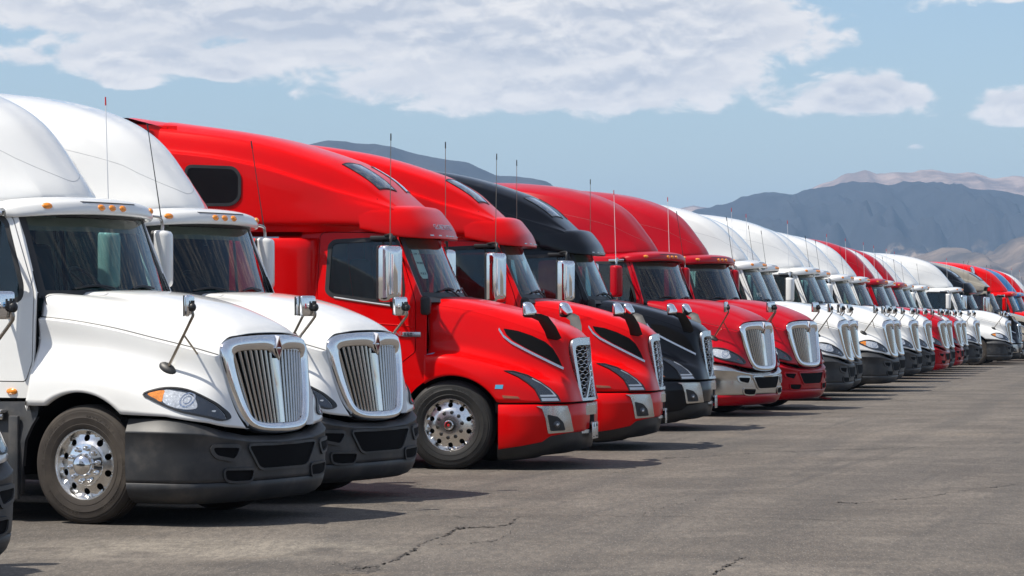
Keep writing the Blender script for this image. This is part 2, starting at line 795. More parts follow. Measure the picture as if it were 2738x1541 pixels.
def pro_bottom(x):
    cx, cz, r = PRO_ARCH
    if x < cx - math.sqrt(r * r - .48 ** 2):
        return 1.0
    if x < cx + math.sqrt(r * r - .42 ** 2):
        return cz + math.sqrt(max(0, r * r - (x - cx) ** 2))
    return float(np.interp(x, [.398, .80, 1.10, 1.26], [.94, .925, .87, .80]))


def pro_hood():
    rows = [
        [(-.45, 0, 1.985), (-.15, 0, 1.990), (.2, 0, 1.958), (.55, 0, 1.885), (.85, 0, 1.785), (1.03, 0, 1.70), (1.13, 0, 1.62)],
        [(-.47, .34, 1.982), (-.15, .34, 1.982), (.2, .33, 1.946), (.55, .32, 1.87), (.85, .30, 1.77), (1.03, .29, 1.688), (1.125, .28, 1.615)],
        [(-.49, .52, 1.972), (-.17, .51, 1.966), (.2, .49, 1.922), (.55, .46, 1.842), (.84, .44, 1.742), (1.02, .43, 1.664), (1.105, .42, 1.603)],
        [(-.50, .60, 1.945), (-.18, .585, 1.936), (.19, .565, 1.888), (.54, .53, 1.808), (.83, .505, 1.71), (1.01, .49, 1.642), (1.095, .48, 1.597)],
        [(-.53, .80, 1.962), (-.2, .78, 1.922), (.18, .74, 1.842), (.53, .68, 1.755), (.82, .63, 1.66), (1.0, .60, 1.603), (1.075, .585, 1.582)],
        [(-.55, .95, 1.93), (-.22, .92, 1.862), (.16, .87, 1.765), (.5, .79, 1.675), (.8, .72, 1.587), (.98, .68, 1.535), (1.055, .668, 1.52)],
        [(-.56, .995, 1.765), (-.24, .97, 1.732), (.13, .92, 1.672), (.48, .845, 1.59), (.8, .765, 1.513), (.98, .718, 1.463), (1.065, .70, 1.438)],
        [(-.56, 1.0, 1.757), (-.24, .975, 1.724), (.13, .925, 1.664), (.48, .850, 1.582), (.8, .770, 1.505), (.98, .722, 1.455), (1.067, .70, 1.43)],
        [(-.56, 1.03, 1.745), (-.24, 1.01, 1.712), (.13, .962, 1.652), (.48, .887, 1.57), (.8, .805, 1.493), (.98, .750, 1.443), (1.07, .708, 1.418)],
        [(-.56, 1.035, 1.72), (-.24, 1.015, 1.687), (.13, .968, 1.627), (.48, .893, 1.545), (.8, .812, 1.468), (.98, .755, 1.418), (1.073, .708, 1.393)],
        [(-.56, 1.03, 1.55), (-.24, 1.015, 1.50), (.13, .985, 1.455), (.48, .925, 1.38), (.8, .845, 1.30), (1.0, .765, 1.255), (1.115, .685, 1.21)],
        [(-.56, 1.085, 1.385), (-.26, 1.10, 1.385), (.1, 1.11, 1.365), (.46, 1.065, 1.275), (.82, .975, 1.175), (1.04, .83, 1.12), (1.155, .665, 1.065)],
        [(-.565, 1.15, 1.25), (-.27, 1.175, 1.255), (.1, 1.185, 1.235), (.46, 1.16, 1.14), (.86, 1.055, 1.045), (1.09, .865, 1.0), (1.19, .62, .935)],
        [(-.60, 1.175, 1.05), (-.28, 1.20, 1.15), (.1, 1.21, 1.15), (.46, 1.195, 1.0), (.90, 1.09, .93), (1.14, .88, .87), (1.235, .55, .81)],
    ]
    R0 = np.array(rows)                          # rows x stations x 3
    U = cr_axis(R0.transpose(1, 0, 2), 12).transpose(1, 0, 2)   # rows x dense stations
    for j in range(U.shape[1]):
        U[-1, j, 2] = pro_bottom(U[-1, j, 0])
        U[-2, j, 2] = max(U[-2, j, 2], U[-1, j, 2] + .07)
    full = full_rows(U)
    global PRO_SEAM
    PRO_SEAM = [(p[0], -p[1] - .0015, p[2] + .004) for p in U[7][:-2]]
    D = cr_axis(full, 5)
    # turn the edge inwards so that it has thickness
    lip0 = D[0:1].copy()
    lip1 = D[-1:].copy()
    lip0[..., 1] += .06
    lip1[..., 1] -= .06
    D = np.concatenate([lip0, D, lip1])
    rear = D[:, :1].copy()
    rear[..., 2] -= .05
    rear[..., 0] += .02
    front = D[:, -1:].copy()
    front[..., 0] -= .05
    front[..., 1] *= .93
    return grid_mesh('hood', np.concatenate([rear, D, front], axis=1))


def pro_grille_x(y, z):
    return 1.265 - .10 * ((z - .76) / .84) - .12 * (abs(y) / .68) ** 2


OUT_G = [(0, 1.605), (.25, 1.602), (.48, 1.589), (.595, 1.568), (.662, 1.528), (.692, 1.465), (.685, 1.36), (.655, 1.22), (.615, 1.08),
         (.565, .95), (.50, .855), (.40, .795), (.25, .768), (0, .757)]
IN_G = [(0, 1.395), (.10, 1.462), (.30, 1.470), (.46, 1.462), (.53, 1.445), (.552, 1.40), (.545, 1.31), (.52, 1.18), (.488, 1.06),
        (.445, .96), (.395, .895), (.32, .866), (.2, .852), (0, .848)]


def pro_grille(root):
    n = 6
    o_ = cr_axis(np.array(OUT_G), n)
    i_ = cr_axis(np.array(IN_G), n)
    k = len(o_)
    prof = [(-.02, -.07), (0, -.012), (.05, .012), (.2, .034), (.5, .038), (.8, .028), (.95, .016), (1.0, -.004), (1.0, -.05)]
    g = []
    for s in (-1, 1):
        seq = range(k) if s > 0 else range(k - 2, 0, -1)
        for q in seq:
            ring = []
            for t, off in prof:
                y = (o_[q][0] * (1 - t) + i_[q][0] * t) * s
                z = o_[q][1] * (1 - t) + i_[q][1] * t
                nx = Vector((1.0, .34 * y / .68, .12)).normalized()
                p = Vector((pro_grille_x(y, z), y, z)) + nx * off
                ring.append(tuple(p))
            g.append(ring)
    g = np.array(g).transpose(1, 0, 2)
    sur = O('grille_surround', grid_mesh('grille_surround', g, True, True), 'chrome', root)
    # slats
    ys = list(np.linspace(.065, .535, 8))
    zt = lambda y: float(np.interp(y, [0, .10, .30, .46, .53, .552], [1.395, 1.462, 1.47, 1.462, 1.445, 1.40]))
    zb = lambda y: float(np.interp(y, [0, .2, .32, .395, .445, .488, .52, .545, .552], [.848, .852, .866, .895, .96, 1.06, 1.18, 1.31, 1.40]))
    for s in (-1, 1):
        for yi in ys:
            z1 = zt(yi) + .01
            pts = []
            # slats lean with the tapering opening
            for q in range(9):
                t = q / 8
                z = z1 + (.85 - z1) * t
                y = yi * (1 - .27 * t)
                lim = zb(y)
                if z < lim:
                    z = lim - .005
                pts.append((y * s, z))
            mb = MB()
            v = []
            f = []
            cs = [(-.0135, -.026), (-.0125, -.004), (-.0085, .008), (0, .013), (.0085, .008), (.0125, -.004), (.0135, -.026)]
            for qi, (y, z) in enumerate(pts):
                for cy, cx in cs:
                    v.append((pro_grille_x(y, z) - .012 + cx, y + cy * (1 - .27 * qi / 8), z))
            m_ = len(cs)
            for a in range(len(pts) - 1):
                for b in range(m_ - 1):
                    f.append((a * m_ + b, a * m_ + b + 1, (a + 1) * m_ + b + 1, (a + 1) * m_ + b))
            mb.add(v, f)
            O('grille_slat', mb.mesh('grille_slat', True, 60), 'chrome_ribs', sur)
    # central rib, widening to the emblem
    v = []
    f = []
    for q in range(11):
        t = q / 10
        z = 1.40 - .55 * t
        w = .045 - .022 * min(1, t * 2)
        for cy, cx in ((-1, -.02), (-.55, .012), (0, .030), (.55, .012), (1, -.02)):
            v.append((pro_grille_x(0, z) - .005 + cx, cy * w, z))
    for a in range(10):
        for b in range(4):
            f.append((a * 5 + b, a * 5 + b + 1, (a + 1) * 5 + b + 1, (a + 1) * 5 + b))
    O('centre_rib', mesh_from('centre_rib', v, f, True, 30), 'chrome', sur)
    # dark backing
    bp = [(a * .99, b) for a, b in i_] + [(-a * .99, b) for a, b in i_[::-1][1:-1]]
    V, T = cdt(bp, (), .12)
    P = [(pro_grille_x(a, b) - .055, a, b) for a, b in V]
    O('grille_backing', mesh_from('grille_backing', P, T), 'black_void', sur)
    # diamond emblem with a bar across it
    def dia(w, h, x0, x1, zc=1.487):
        a = [(0, h), (w, 0), (0, -h), (-w, 0)]
        v = [(pro_grille_x(0, zc) + x0, y, zc + z) for y, z in a] + [(pro_grille_x(0, zc) + x1, y * .92, zc + z * .92) for y, z in a]
        return v
    mb = MB()
    o4 = dia(.064, .112, .0, .046)
    i4 = dia(.044, .078, .046, .046)
    i5 = dia(.044, .078, .036, .036)
    v = o4 + i4[:4] + i5[:4]
    f = []
    for a in range(4):
        b = (a + 1) % 4
        f += [(a, b, 4 + b, 4 + a), (4 + a, 4 + b, 8 + b, 8 + a), (8 + a, 8 + b, 12 + b, 12 + a)]
    O('emblem', mesh_from('emblem', v, f, False, None), 'chrome', sur)
    v = dia(.045, .079, .037, .037)[:4]
    O('emblem_inlay', mesh_from('emblem_inlay', v, [(0, 1, 2, 3)], False), 'emblem_red', sur)
    xx = pro_grille_x(0, 1.487) + .040
    O('emblem_bar', MB().ellipsoid((xx, 0, 1.487), (.008, .040, .011)).mesh('emblem_bar'), 'chrome', sur)
    return sur


def add_headlight(root, bvh, lens, bowl, signal, inner_dark):
    for side in (-1, 1):
        L = decal('headlight', bvh, lens, (), 'y', side, .04, .009, .02)
        h = O('headlight', L, 'lens_glass', root)
        rim = decal('headlight_rim', bvh, band(lens, -.012), (lens,), 'y', side, .05, .013, .02)
        O('headlight_rim', rim, 'black_plastic', h)
        if inner_dark:
            O('headlight_bezel', decal('headlight_bezel', bvh, band(lens, .002), (), 'y', side, .05, .0045, .004), 'headlamp_bezel', h)
        if bowl:
            O('lamp_reflector', decal('lamp_reflector', bvh, bowl, (), 'y', side, .03, .006, .004), 'lamp_reflector', h)
            cx = sum(p[0] for p in bowl) / len(bowl) + .05
            cz = sum(p[1] for p in bowl) / len(bowl) - .005
            for (dx, r_) in ((0, .062), (.0, .034)):
                ring_o = [(cx + dx + r_ * .8 * math.cos(2 * math.pi * k / 20), cz + r_ * math.sin(2 * math.pi * k / 20)) for k in range(20)]
                ring_i = [(cx + dx + r_ * .64 * math.cos(2 * math.pi * k / 20), cz + r_ * .8 * math.sin(2 * math.pi * k / 20)) for k in range(20)]
                O('projector_ring', decal('projector_ring', bvh, ring_o, (ring_i,), 'y', side, .04, .0085, .004), 'chrome', h)
        if signal:
            O('turn_signal', decal('turn_signal', bvh, signal, (), 'y', side, .04, .0075, .004), 'amber_lens', h)


def plan_sheet(name, plan, zs, inset=None, n=8):
    """vertical sheet along a plan curve (half, near side from rear to front centre), mirrored; zs rows of (z function or value, push-out)"""
    p = cr_axis(np.array(plan, float), n)
    h = np.concatenate([p, p[::-1][1:] * np.array([1, -1])])
    T = np.gradient(h, axis=0)
    T /= np.linalg.norm(T, axis=1)[:, None]
    Nn = np.stack([-T[:, 1], T[:, 0]], 1)        # outward
    if (Nn[len(p) // 2] * np.array([1.0, -1.0])).sum() < 0:
        Nn = -Nn
    g = []
    for z, off in zs:
        row = []
        for (x, y), nn in zip(h, Nn):
            zz = z(x, y) if callable(z) else z
            oo = off(x, y) if callable(off) else off
            row.append((x + nn[0] * oo, y + nn[1] * oo, zz))
        g.append(row)
    return grid_mesh(name, np.array(g))


PRO_PLAN = [(.44, -1.19), (.62, -1.19), (.80, -1.165), (.98, -1.09), (1.12, -.95), (1.21, -.74), (1.255, -.46), (1.275, -.2), (1.28, 0)]


def make_side_mirror(root, x, y, z0, z1, w, m_back, role, strip, chrome=False, tilt=14):
    for s in (-1, 1):
        rot = Matrix.Rotation(s * R(tilt), 3, 'Z')
        zc, h = (z0 + z1) / 2, z1 - z0
        mb = MB()
        # back shell: rounded, deeper towards the front
        o = fillet([(-w / 2, -h / 2), (w / 2, -h / 2), (w / 2, h / 2), (-w / 2, h / 2)], .05, 5)
        rings = []
        for t, sc in ((-.035, .97), (0.0, 1.0), (.05, .97), (.085, .86), (.105, .62), (.112, .25)):
            rings.append([rot @ Vector((t, a * sc, b * (1 - (1 - sc) * .35))) + Vector((x, s * y, zc)) for a, b in o])
        v = [p for r_ in rings for p in r_]
        k = len(o)
        f = []
        for a in range(len(rings) - 1):
            for b in range(k):
                f.append((a * k + b, a * k + (b + 1) % k, (a + 1) * k + (b + 1) % k, (a + 1) * k + b))
        f.append(tuple(range((len(rings) - 1) * k, len(rings) * k)))
        f.append(tuple(range(k)))
        mb.add(v, f)
        sm = O('side_mirror', mb.mesh('side_mirror', True, 50), m_back, root, role)
        q = [rot @ Vector((-.0365, a * .93, b * .96)) + Vector((x, s * y, zc)) for a, b in o]
        O('mirror_glass', mesh_from('mirror_glass', q, [tuple(range(k))], False), 'chrome', sm)
        rim = [rot @ Vector((-.034, a * 1.01, b * 1.005)) + Vector((x, s * y, zc)) for a, b in o] + [rot @ Vector((-.06, a * 1.0, b * 1.0)) + Vector((x, s * y, zc)) for a, b in o]
        O('mirror_rim', mesh_from('mirror_rim', rim, [(i, (i + 1) % k, k + (i + 1) % k, k + i) for i in range(k)], False), 'black_plastic', sm)
        if strip:
            ww = w * .5
            q = MB().box((0, 0, 0), (.02, .035, h * .62), bevel=.004)
            qq = q.mesh('reflector_strip')
            qq.transform(Matrix.Translation((x, s * y, zc - .04)) @ rot.to_4x4() @ Matrix.Translation((.090, s * w * .10, 0)))
            O('reflector_strip', qq, 'amber_reflector', sm)
        a = MB().tube([(x + .02, s * y, z1 - .03), (x + .02, s * y, z1 + .06), (x + .01, s * (y - .06), z1 + .12), (x - .1, s * (y - .28), z1 + .12), (x - .16, s * 1.0, z1 + .10)], .016, 8, 4)
        a2 = MB().tube([(x + .02, s * y, z0 + .03), (x + .02, s * (y - .03), z0 - .05), (x - .0, s * (y - .25), z0 - .06), (x, s * 1.05, z0 - .05)], .016, 8, 4)
        O('mirror_support', a2.mesh('mirror_support'), 'brushed_chrome' if not chrome else 'black_plastic', sm)
        a.box((x - .16, s * 1.0, z1 + .09), (.30, .08, .05), bevel=.012)
        O('mirror_bracket', a.mesh('mirror_bracket'), 'brushed_chrome' if not chrome else 'black_plastic', sm)


def side_panel(name, outline, holes, yfun, side, h=.12, up=.012, down=.02):
    V, T = cdt(outline, holes, h)
    P = [(a, side * yfun(a, b), b) for a, b in V]
    N = [(0, side, 0)] * len(P)
    v, f = slab(P, N, T, up, down)
    return mesh_from(name, v, f, True, 30)


def build_pro():
    root = empty('semi_truck')
    hood = pro_hood()
    ho_o = O('hood', hood, 'white_paint', root, 'paint')
    for s in (1, -1):
        O('hood_seam', MB().tube([(p[0], p[1] * s, p[2]) for p in PRO_SEAM], .0034, 5).mesh('hood_seam'), 'black_plastic', ho_o)
    bvh = bvh_of(hood)
    pro_grille(root)
    add_headlight(root, bvh, PRO_LENS, PRO_BOWL, PRO_SIGNAL, True)
    # ---- bumper
    top = lambda x, y: float(np.interp(abs(y), [0, .5, .8, 1.0, 1.15, 1.19], [.735, .75, .80, .855, .895, .905])) 
    ledge = lambda x, y: float(np.interp(abs(y), [0, .5, .8, 1.0, 1.19], [.685, .70, .735, .775, .79]))
    up_me = plan_sheet('bumper', PRO_PLAN, [(lambda x, y: top(x, y) - .005, -.12), (top, -.07), (lambda x, y: top(x, y) - .006, -.050),
                                            (lambda x, y: ledge(x, y) + .012, -.006), (ledge, .006), (lambda x, y: ledge(x, y) - .008, .0),
                                            (.60, .004), (.50, .002), (.40, -.004), (.372, -.008), (.368, -.016), (.368, -.06)])
    bump = O('bumper', up_me, 'bumper_plastic', root, 'bumper')
    low_me = plan_sheet('bumper_lower', PRO_PLAN, [(.366, -.06), (.366, -.014), (.361, -.008), (.31, -.018), (.26, -.04), (.215, -.085), (.185, -.16), (.18, -.35)])
    low = O('bumper_lower', low_me, 'bumper_plastic', root, 'bumper_lower')
    bb = bvh_of(up_me, low_me)
    def opening(poly, parent, nm, axis='x', side=-1, lip='bumper', lipw=.022):
        d = O(nm, decal(nm, bb, poly, (), axis, side, .07, .004, .004), 'black_void', parent)  # flat black patch paints the shade of an opening that is not cut
        l_ = O(nm + '_lip', decal(nm + '_lip', bb, band(poly, -lipw), (poly,), axis, side, .06, .016, .004, 30), 'bumper_plastic', d, lip)
        return d
    g = fillet([(-.54, .662), (.54, .662), (.40, .488), (.33, .470), (-.33, .470), (-.40, .488)], .03, 3)
    lg = opening(g, bump, 'lower_grille')
    for s in (-1, 1):
        opening(fillet([(s * .66, .655), (s * .93, .665), (s * .90, .60), (s * .72, .565)], .03, 3), bump, 'bumper_recess_shade', lipw=.03)
        opening(fillet([(s * .47, .46), (s * .82, .47), (s * .80, .39), (s * .70, .375), (s * .50, .375)], .03, 3), bump, 'tow_hook_recess_shade', lipw=.02)
    # dark gap between hood and bumper
    gap = plan_sheet('bumper_gap', [(x - .10, y * .93) for x, y in PRO_PLAN], [(lambda x, y: top(x, y) + float(np.interp(abs(y), [.3, .9], [.0, .02])), 0), (.55, 0)])
    O('bumper_gap', gap, 'black_void', root)
    # ---- hood mirrors
    for s in (-1, 1):
        ball = Vector((.985, -1.0, 1.85))
        f1, f2 = Vector(PRO_FEET[0]), Vector(PRO_FEET[1])
        flip = lambda p: (p[0], p[1] * -s, p[2])
        mb = MB()
        mid = Vector((.972, -.998, 1.735))
        mb.tube([flip(f1), flip(f1.lerp(mid, .93)), flip(mid + Vector((.018, 0, .035))), flip(ball + Vector((0, 0, -.05))), flip(ball)], .0125, 8, 4)
        mb.tube([flip(f2), flip(f1.lerp(mid, .69))], .0085, 8)
        arm = mb.mesh('mirror_arm')
        rot = Matrix.Rotation(R(16) * (1 if s < 0 else -1), 3, 'Z')
        hc = ball + Vector((-.055, .035, .0))
        head = MB().box((0, 0, 0), (.05, .175, .185), bevel=.022, seg=3)
        hm = head.mesh('hood_mirror', True, 60)
        hm.transform(Matrix.Translation(flip(hc)) @ rot.to_4x4())
        ho = O('hood_mirror', hm, 'chrome', root)
        gl = MB().box((-.0262, 0, 0), (.004, .165, .175), bevel=.0015).mesh('mirror_glass')
        gl.transform(Matrix.Translation(flip(hc)) @ rot.to_4x4())
        O('mirror_back', gl, 'black_plastic', ho)
        O('mirror_arm', arm, 'steel_arm', ho)
        j = MB().ellipsoid(flip(ball + Vector((.0, -.002, -.012))), (.034, .034, .038), None, 12, 8)
        j.box(flip(ball + Vector((-.02, .012, .0))), (.05, .028, .06), bevel=.006)
        j.tube([flip(ball + Vector((0, -.012, 0))), flip(ball + Vector((0, -.012, .045)))], .009, 6)
        j.tube([flip(ball + Vector((0, .018, 0))), flip(ball + Vector((0, .018, .045)))], .009, 6)
        O('mirror_joint', j.mesh('mirror_joint'), 'black_plastic', ho)
        for fp, fs in ((f1, 1.0), (f2, .5)):
            _, nn, _, _ = bvh.find_nearest(Vector(flip(fp)))
            q = Vector(nn)
            if q.z < 0:
                q = -q
            tx = Vector((1, 0, -.6))
            tx = (tx - q * tx.dot(q)).normalized()
            rot2 = Matrix((tx, q.cross(tx), q)).transposed()
            e = MB().ellipsoid(flip(fp), (.088 * fs, .050 * fs, .026 * fs + .004), rot2, 16, 6, True)
            O('mirror_foot', e.mesh('mirror_foot'), 'black_plastic', ho)
    # ---- cab
    def yf(x, z):
        return float(np.interp(z, [0, 1.2, 1.9, 2.66, 2.8], [1.07, 1.075, 1.05, .955, .92]))
    cab_out = [(-.575, 1.10), (-.57, 1.965), (-.835, 2.655), (-.93, 2.70), (-2.02, 2.72), (-2.02, 1.06), (-.64, 1.06)]
    door = fillet([(-.655, 1.205), (-.595, 1.37), (-.595, 1.95), (-.63, 2.05), (-.875, 2.61), (-.95, 2.665), (-1.76, 2.675), (-1.80, 2.60), (-1.80, 1.205)], .03, 2)
    win = fillet([(-.735, 1.915), (-.735, 2.02), (-.945, 2.56), (-.985, 2.60), (-1.68, 2.605), (-1.725, 2.56), (-1.725, 1.89)], .06, 4)
    for s in (-1, 1):
        O('cab_side', side_panel('cab_side', cab_out, (band(door, -.008),), yf, s, .15), 'white_paint', root, 'paint')
        O('door_seal', side_panel('door_seal', band(door, -.03), (band(win, -.005),), yf, s, .2, -.008, .02), 'black_void', root)
        d = O('door', side_panel('door', door, (band(win, -.035),), yf, s, .12, .016), 'white_paint', root, 'paint')
        O('window_seal', side_panel('window_seal', band(win, -.036), (band(win, .012),), yf, s, .1, .018, .012), 'black_plastic', d)
        O('door_window', side_panel('door_window', band(win, .01), (), yf, s, .2, .004, .004), 'side_glass', d)
        O('door_handle', MB().box((-1.62, s * 1.10, 1.70), (.16, .03, .045), bevel=.012).mesh('door_handle'), 'black_plastic', d)
        O('window_divider', MB().tube([(-1.02, s * (yf(0, 1.9) + .004), 1.9), (-1.02, s * (yf(0, 2.6) + .004), 2.6)], .014, 6).mesh('window_divider'), 'black_plastic', d)
        O('side_marker', MB().ellipsoid((-.80, s * 1.09, 1.115), (.058, .022, .029)).mesh('side_marker'), 'amber_lens', root)
    # windscreen
    xb = lambda y: -.345 - .225 * (abs(y) / .97) ** 2.2
    xt = lambda y: -.665 - .165 * (abs(y) / .94) ** 2.2
    def wsp(u, v, off=0):
        yb, yt = u * .975, u * .935
        x = xb(yb) * (1 - v) + xt(yt) * v
        z = 1.93 * (1 - v) + 2.655 * v
        return (x + off * .9, (yb * (1 - v) + yt * v), z + off * .35)
    us = np.linspace(-1, 1, 25)
    vs = np.linspace(0, 1, 7)
    ws = O('windshield', grid_mesh('windshield', np.array([[wsp(u, v) for u in us] for v in vs])), 'windshield_glass', root)
    mb = MB()
    def strip(u0, u1, v0, v1):
        uu = np.linspace(u0, u1, 13)
        vv = np.linspace(v0, v1, 5)
        g = np.array([[wsp(u, v, .006) for u in uu] for v in vv])
        nv, nu = g.shape[:2]
        mb.add(g.reshape(-1, 3), [(i * nu + j, i * nu + j + 1, (i + 1) * nu + j + 1, (i + 1) * nu + j) for i in range(nv - 1) for j in range(nu - 1)])
    strip(-1.03, -.955, -.02, 1.02)
    strip(.955, 1.03, -.02, 1.02)
    strip(-1, 1, -.02, .075)
    strip(-1, 1, .965, 1.03)
    O('windshield_trim', mb.mesh('windshield_trim'), 'black_plastic', ws)
    sp = []
    for u, v in [(a, b) for b in (.82, .86, .90, .94, .985) for a in np.linspace(-.93, .93, 15)]:
        sp.append(wsp(u, v, -.05))
    O('sun_blind', grid_mesh('sun_blind', np.array(sp).reshape(5, 15, 3)), 'blind_fabric', ws)
    for y0, y1, y2 in ((-.10, -.42, -.68), (.62, .30, .10)):
        w = MB()
        a, b, c = Vector(wsp(y0, .02, .02)), Vector(wsp(y1, .125, .03)), Vector(wsp(y2, .09, .025))
        w.tube([a, a.lerp(b, .6), b], [.012, .010, .008], 6, 2)
        w.tube([Vector(wsp(y1 + .24, .10, .018)), b, c], [.009, .012, .008], 6, 2)
        O('wiper', w.mesh('wiper'), 'black_plastic', ws)
    # cowl under the windscreen
    cw = np.array([[(xb(y) + d, y, z) for y in np.linspace(-.98, .98, 15)] for d, z in ((-.10, 1.955), (.0, 1.942), (.03, 1.91), (.06, 1.86))])
    O('cowl', grid_mesh('cowl', cw), 'black_plastic', root)
    # roof
    rr = np.array([[(-.72, 0, 2.70), (-.9, 0, 2.775), (-1.3, 0, 2.80), (-2.02, 0, 2.80)], [(-.76, .5, 2.695), (-.93, .5, 2.765), (-1.3, .5, 2.79), (-2.02, .5, 2.79)],
                   [(-.83, .83, 2.68), (-.96, .84, 2.735), (-1.3, .85, 2.755), (-2.02, .85, 2.755)], [(-.86, .93, 2.655), (-.97, .945, 2.69), (-1.3, .95, 2.70), (-2.02, .95, 2.71)],
                   [(-.87, .955, 2.63), (-.97, .965, 2.64), (-1.3, .966, 2.64), (-2.02, .966, 2.64)]])
    O('cab_roof', grid_mesh('cab_roof', cr_axis(cr_axis(full_rows(rr), 4).transpose(1, 0, 2), 4)), 'white_paint', root, 'paint')
    # visor
    vz = np.array([
        [(-.86, 0, 2.815), (-.70, 0, 2.815), (-.56, 0, 2.785), (-.515, 0, 2.735), (-.505, 0, 2.68), (-.54, 0, 2.655), (-.68, 0, 2.67)],
        [(-.88, .4, 2.81), (-.72, .4, 2.81), (-.58, .41, 2.78), (-.535, .42, 2.73), (-.525, .42, 2.672), (-.56, .42, 2.65), (-.70, .42, 2.665)],
        [(-.94, .75, 2.79), (-.79, .76, 2.79), (-.665, .78, 2.755), (-.625, .79, 2.705), (-.615, .79, 2.655), (-.65, .79, 2.635), (-.78, .78, 2.65)],
        [(-1.02, .93, 2.76), (-.90, .95, 2.757), (-.80, .965, 2.725), (-.77, .97, 2.68), (-.765, .97, 2.64), (-.79, .965, 2.62), (-.88, .95, 2.635)],
        [(-1.08, .98, 2.72), (-1.0, 1.01, 2.715), (-.93, 1.025, 2.695), (-.91, 1.03, 2.665), (-.91, 1.025, 2.635), (-.93, 1.01, 2.62), (-.98, .98, 2.63)]])
    vme = grid_mesh('sun_visor', cr_axis(cr_axis(full_rows(vz), 5).transpose(1, 0, 2), 4))
    vis = O('sun_visor', vme, 'white_paint', root, 'paint')
    vb = bvh_of(vme)
    for y in (-.80, -.165, 0, .165, .80):
        P_, N_ = project(vb, [(y, 2.718)], 'x')
        rot3 = Vector(N_[0]).to_track_quat('X', 'Z').to_matrix()
        O('marker_light', MB().ellipsoid(P_[0], (.024, .050, .030), rot3, 14, 8).mesh('marker_light'), 'amber_lens', vis)
    q = fillet([(-.46, 2.70), (-.40, 2.755), (.40, 2.755), (.46, 2.70), (.44, 2.755), (.38, 2.768), (-.38, 2.768), (-.44, 2.755)], .005, 1)
    O('visor_slot', decal('visor_slot', vb, [(-.40, 2.757), (.40, 2.757), (.42, 2.767), (-.42, 2.767)], (), 'x', -1, .1, .003, .004), 'dark_steel', vis)
    # ---- roof fairing and sleeper
    fr = [
        [(-.90, 0, 2.735), (-.835, 0, 2.79), (-.85, 0, 2.87), (-.985, 0, 3.05), (-1.38, 0, 3.49), (-1.81, 0, 3.74), (-2.45, 0, 3.925), (-3.3, 0, 4.035), (-4.3, 0, 4.07)],
        [(-.91, .20, 2.735), (-.85, .20, 2.79), (-.865, .20, 2.87), (-1.0, .22, 3.05), (-1.395, .27, 3.485), (-1.83, .31, 3.735), (-2.47, .35, 3.92), (-3.3, .38, 4.03), (-4.3, .40, 4.065)],
        [(-.98, .40, 2.735), (-.925, .42, 2.79), (-.95, .43, 2.865), (-1.10, .48, 3.04), (-1.5, .57, 3.44), (-1.93, .65, 3.67), (-2.57, .74, 3.845), (-3.35, .82, 3.945), (-4.3, .86, 3.98)],
        [(-1.02, .47, 2.735), (-.965, .50, 2.79), (-.99, .515, 2.86), (-1.15, .57, 3.0), (-1.56, .68, 3.36), (-2.0, .76, 3.575), (-2.63, .86, 3.745), (-3.4, .94, 3.84), (-4.3, .98, 3.87)],
        [(-1.15, .60, 2.735), (-1.10, .63, 2.785), (-1.13, .65, 2.85), (-1.30, .71, 2.96), (-1.72, .82, 3.21), (-2.14, .91, 3.37), (-2.75, 1.0, 3.50), (-3.45, 1.07, 3.58), (-4.3, 1.10, 3.61)],
        [(-1.32, .73, 2.735), (-1.28, .76, 2.78), (-1.32, .78, 2.83), (-1.5, .84, 2.91), (-1.9, .93, 3.05), (-2.3, 1.01, 3.13), (-2.85, 1.08, 3.19), (-3.5, 1.13, 3.23), (-4.3, 1.155, 3.25)],
        [(-1.40, .79, 2.73), (-1.38, .82, 2.77), (-1.43, .845, 2.80), (-1.61, .895, 2.85), (-1.98, .98, 2.91), (-2.38, 1.05, 2.945), (-2.9, 1.11, 2.97), (-3.5, 1.155, 2.985), (-4.3, 1.18, 2.99)],
        [(-1.44, .79, 2.72), (-1.46, .80, 2.75), (-1.5, .815, 2.765), (-1.66, .855, 2.79), (-2.02, .935, 2.835), (-2.42, 1.01, 2.86), (-2.95, 1.075, 2.875), (-3.5, 1.125, 2.88), (-4.3, 1.155, 2.88)],
        [(-1.46, .76, 2.71), (-1.5, .77, 2.70), (-1.55, .785, 2.68), (-1.7, .82, 2.68), (-2.05, .90, 2.69), (-2.45, .975, 2.69), (-2.98, 1.045, 2.69), (-3.5, 1.1, 2.69), (-4.3, 1.13, 2.69)]]
    fr = np.array(fr)
    fr[..., 0] -= .022 * np.clip((fr[..., 0] + 3.6) / 2.4, 0, 1)
    fr[..., 1] *= 1 - .14 * np.clip((fr[..., 0] + 2.4) / 1.2, 0, 1)
    fme = grid_mesh('roof_fairing', cr_axis(cr_axis(full_rows(fr), 6).transpose(1, 0, 2), 6))
    fo = O('roof_fairing', fme, 'white_paint', root, 'paint')
    fb = bvh_of(fme)
    # moulded panel line round the raised crown
    half = [(-2.9, -1.04, 3.62), (-2.3, -.93, 3.51), (-1.75, -.76, 3.38), (-1.32, -.559, 3.25), (-1.17, -.43, 3.16), (-1.04, -.28, 3.07), (-.955, -.13, 3.0), (-.93, 0, 2.972)]
    line = half + [(x, -y, z) for x, y, z in half[::-1][1:]]
    pl_ = []
    for p in cr_axis(np.array(line), 5):
        h_, n_, _, _ = fb.find_nearest(Vector(p))
        pl_.append(h_ + n_ * .0005)
    O('panel_line', MB().tube(pl_, .0014, 5).mesh('panel_line'), 'seam_grey', fo)
    slp = np.array([[(x, y, z) for x, y in ((-1.98, .98), (-2.02, 1.08), (-2.10, 1.15), (-2.3, 1.19), (-3.2, 1.20), (-4.3, 1.20), (-4.3, 0))] for z in (1.0, 1.4, 2.0, 2.6, 2.755)])
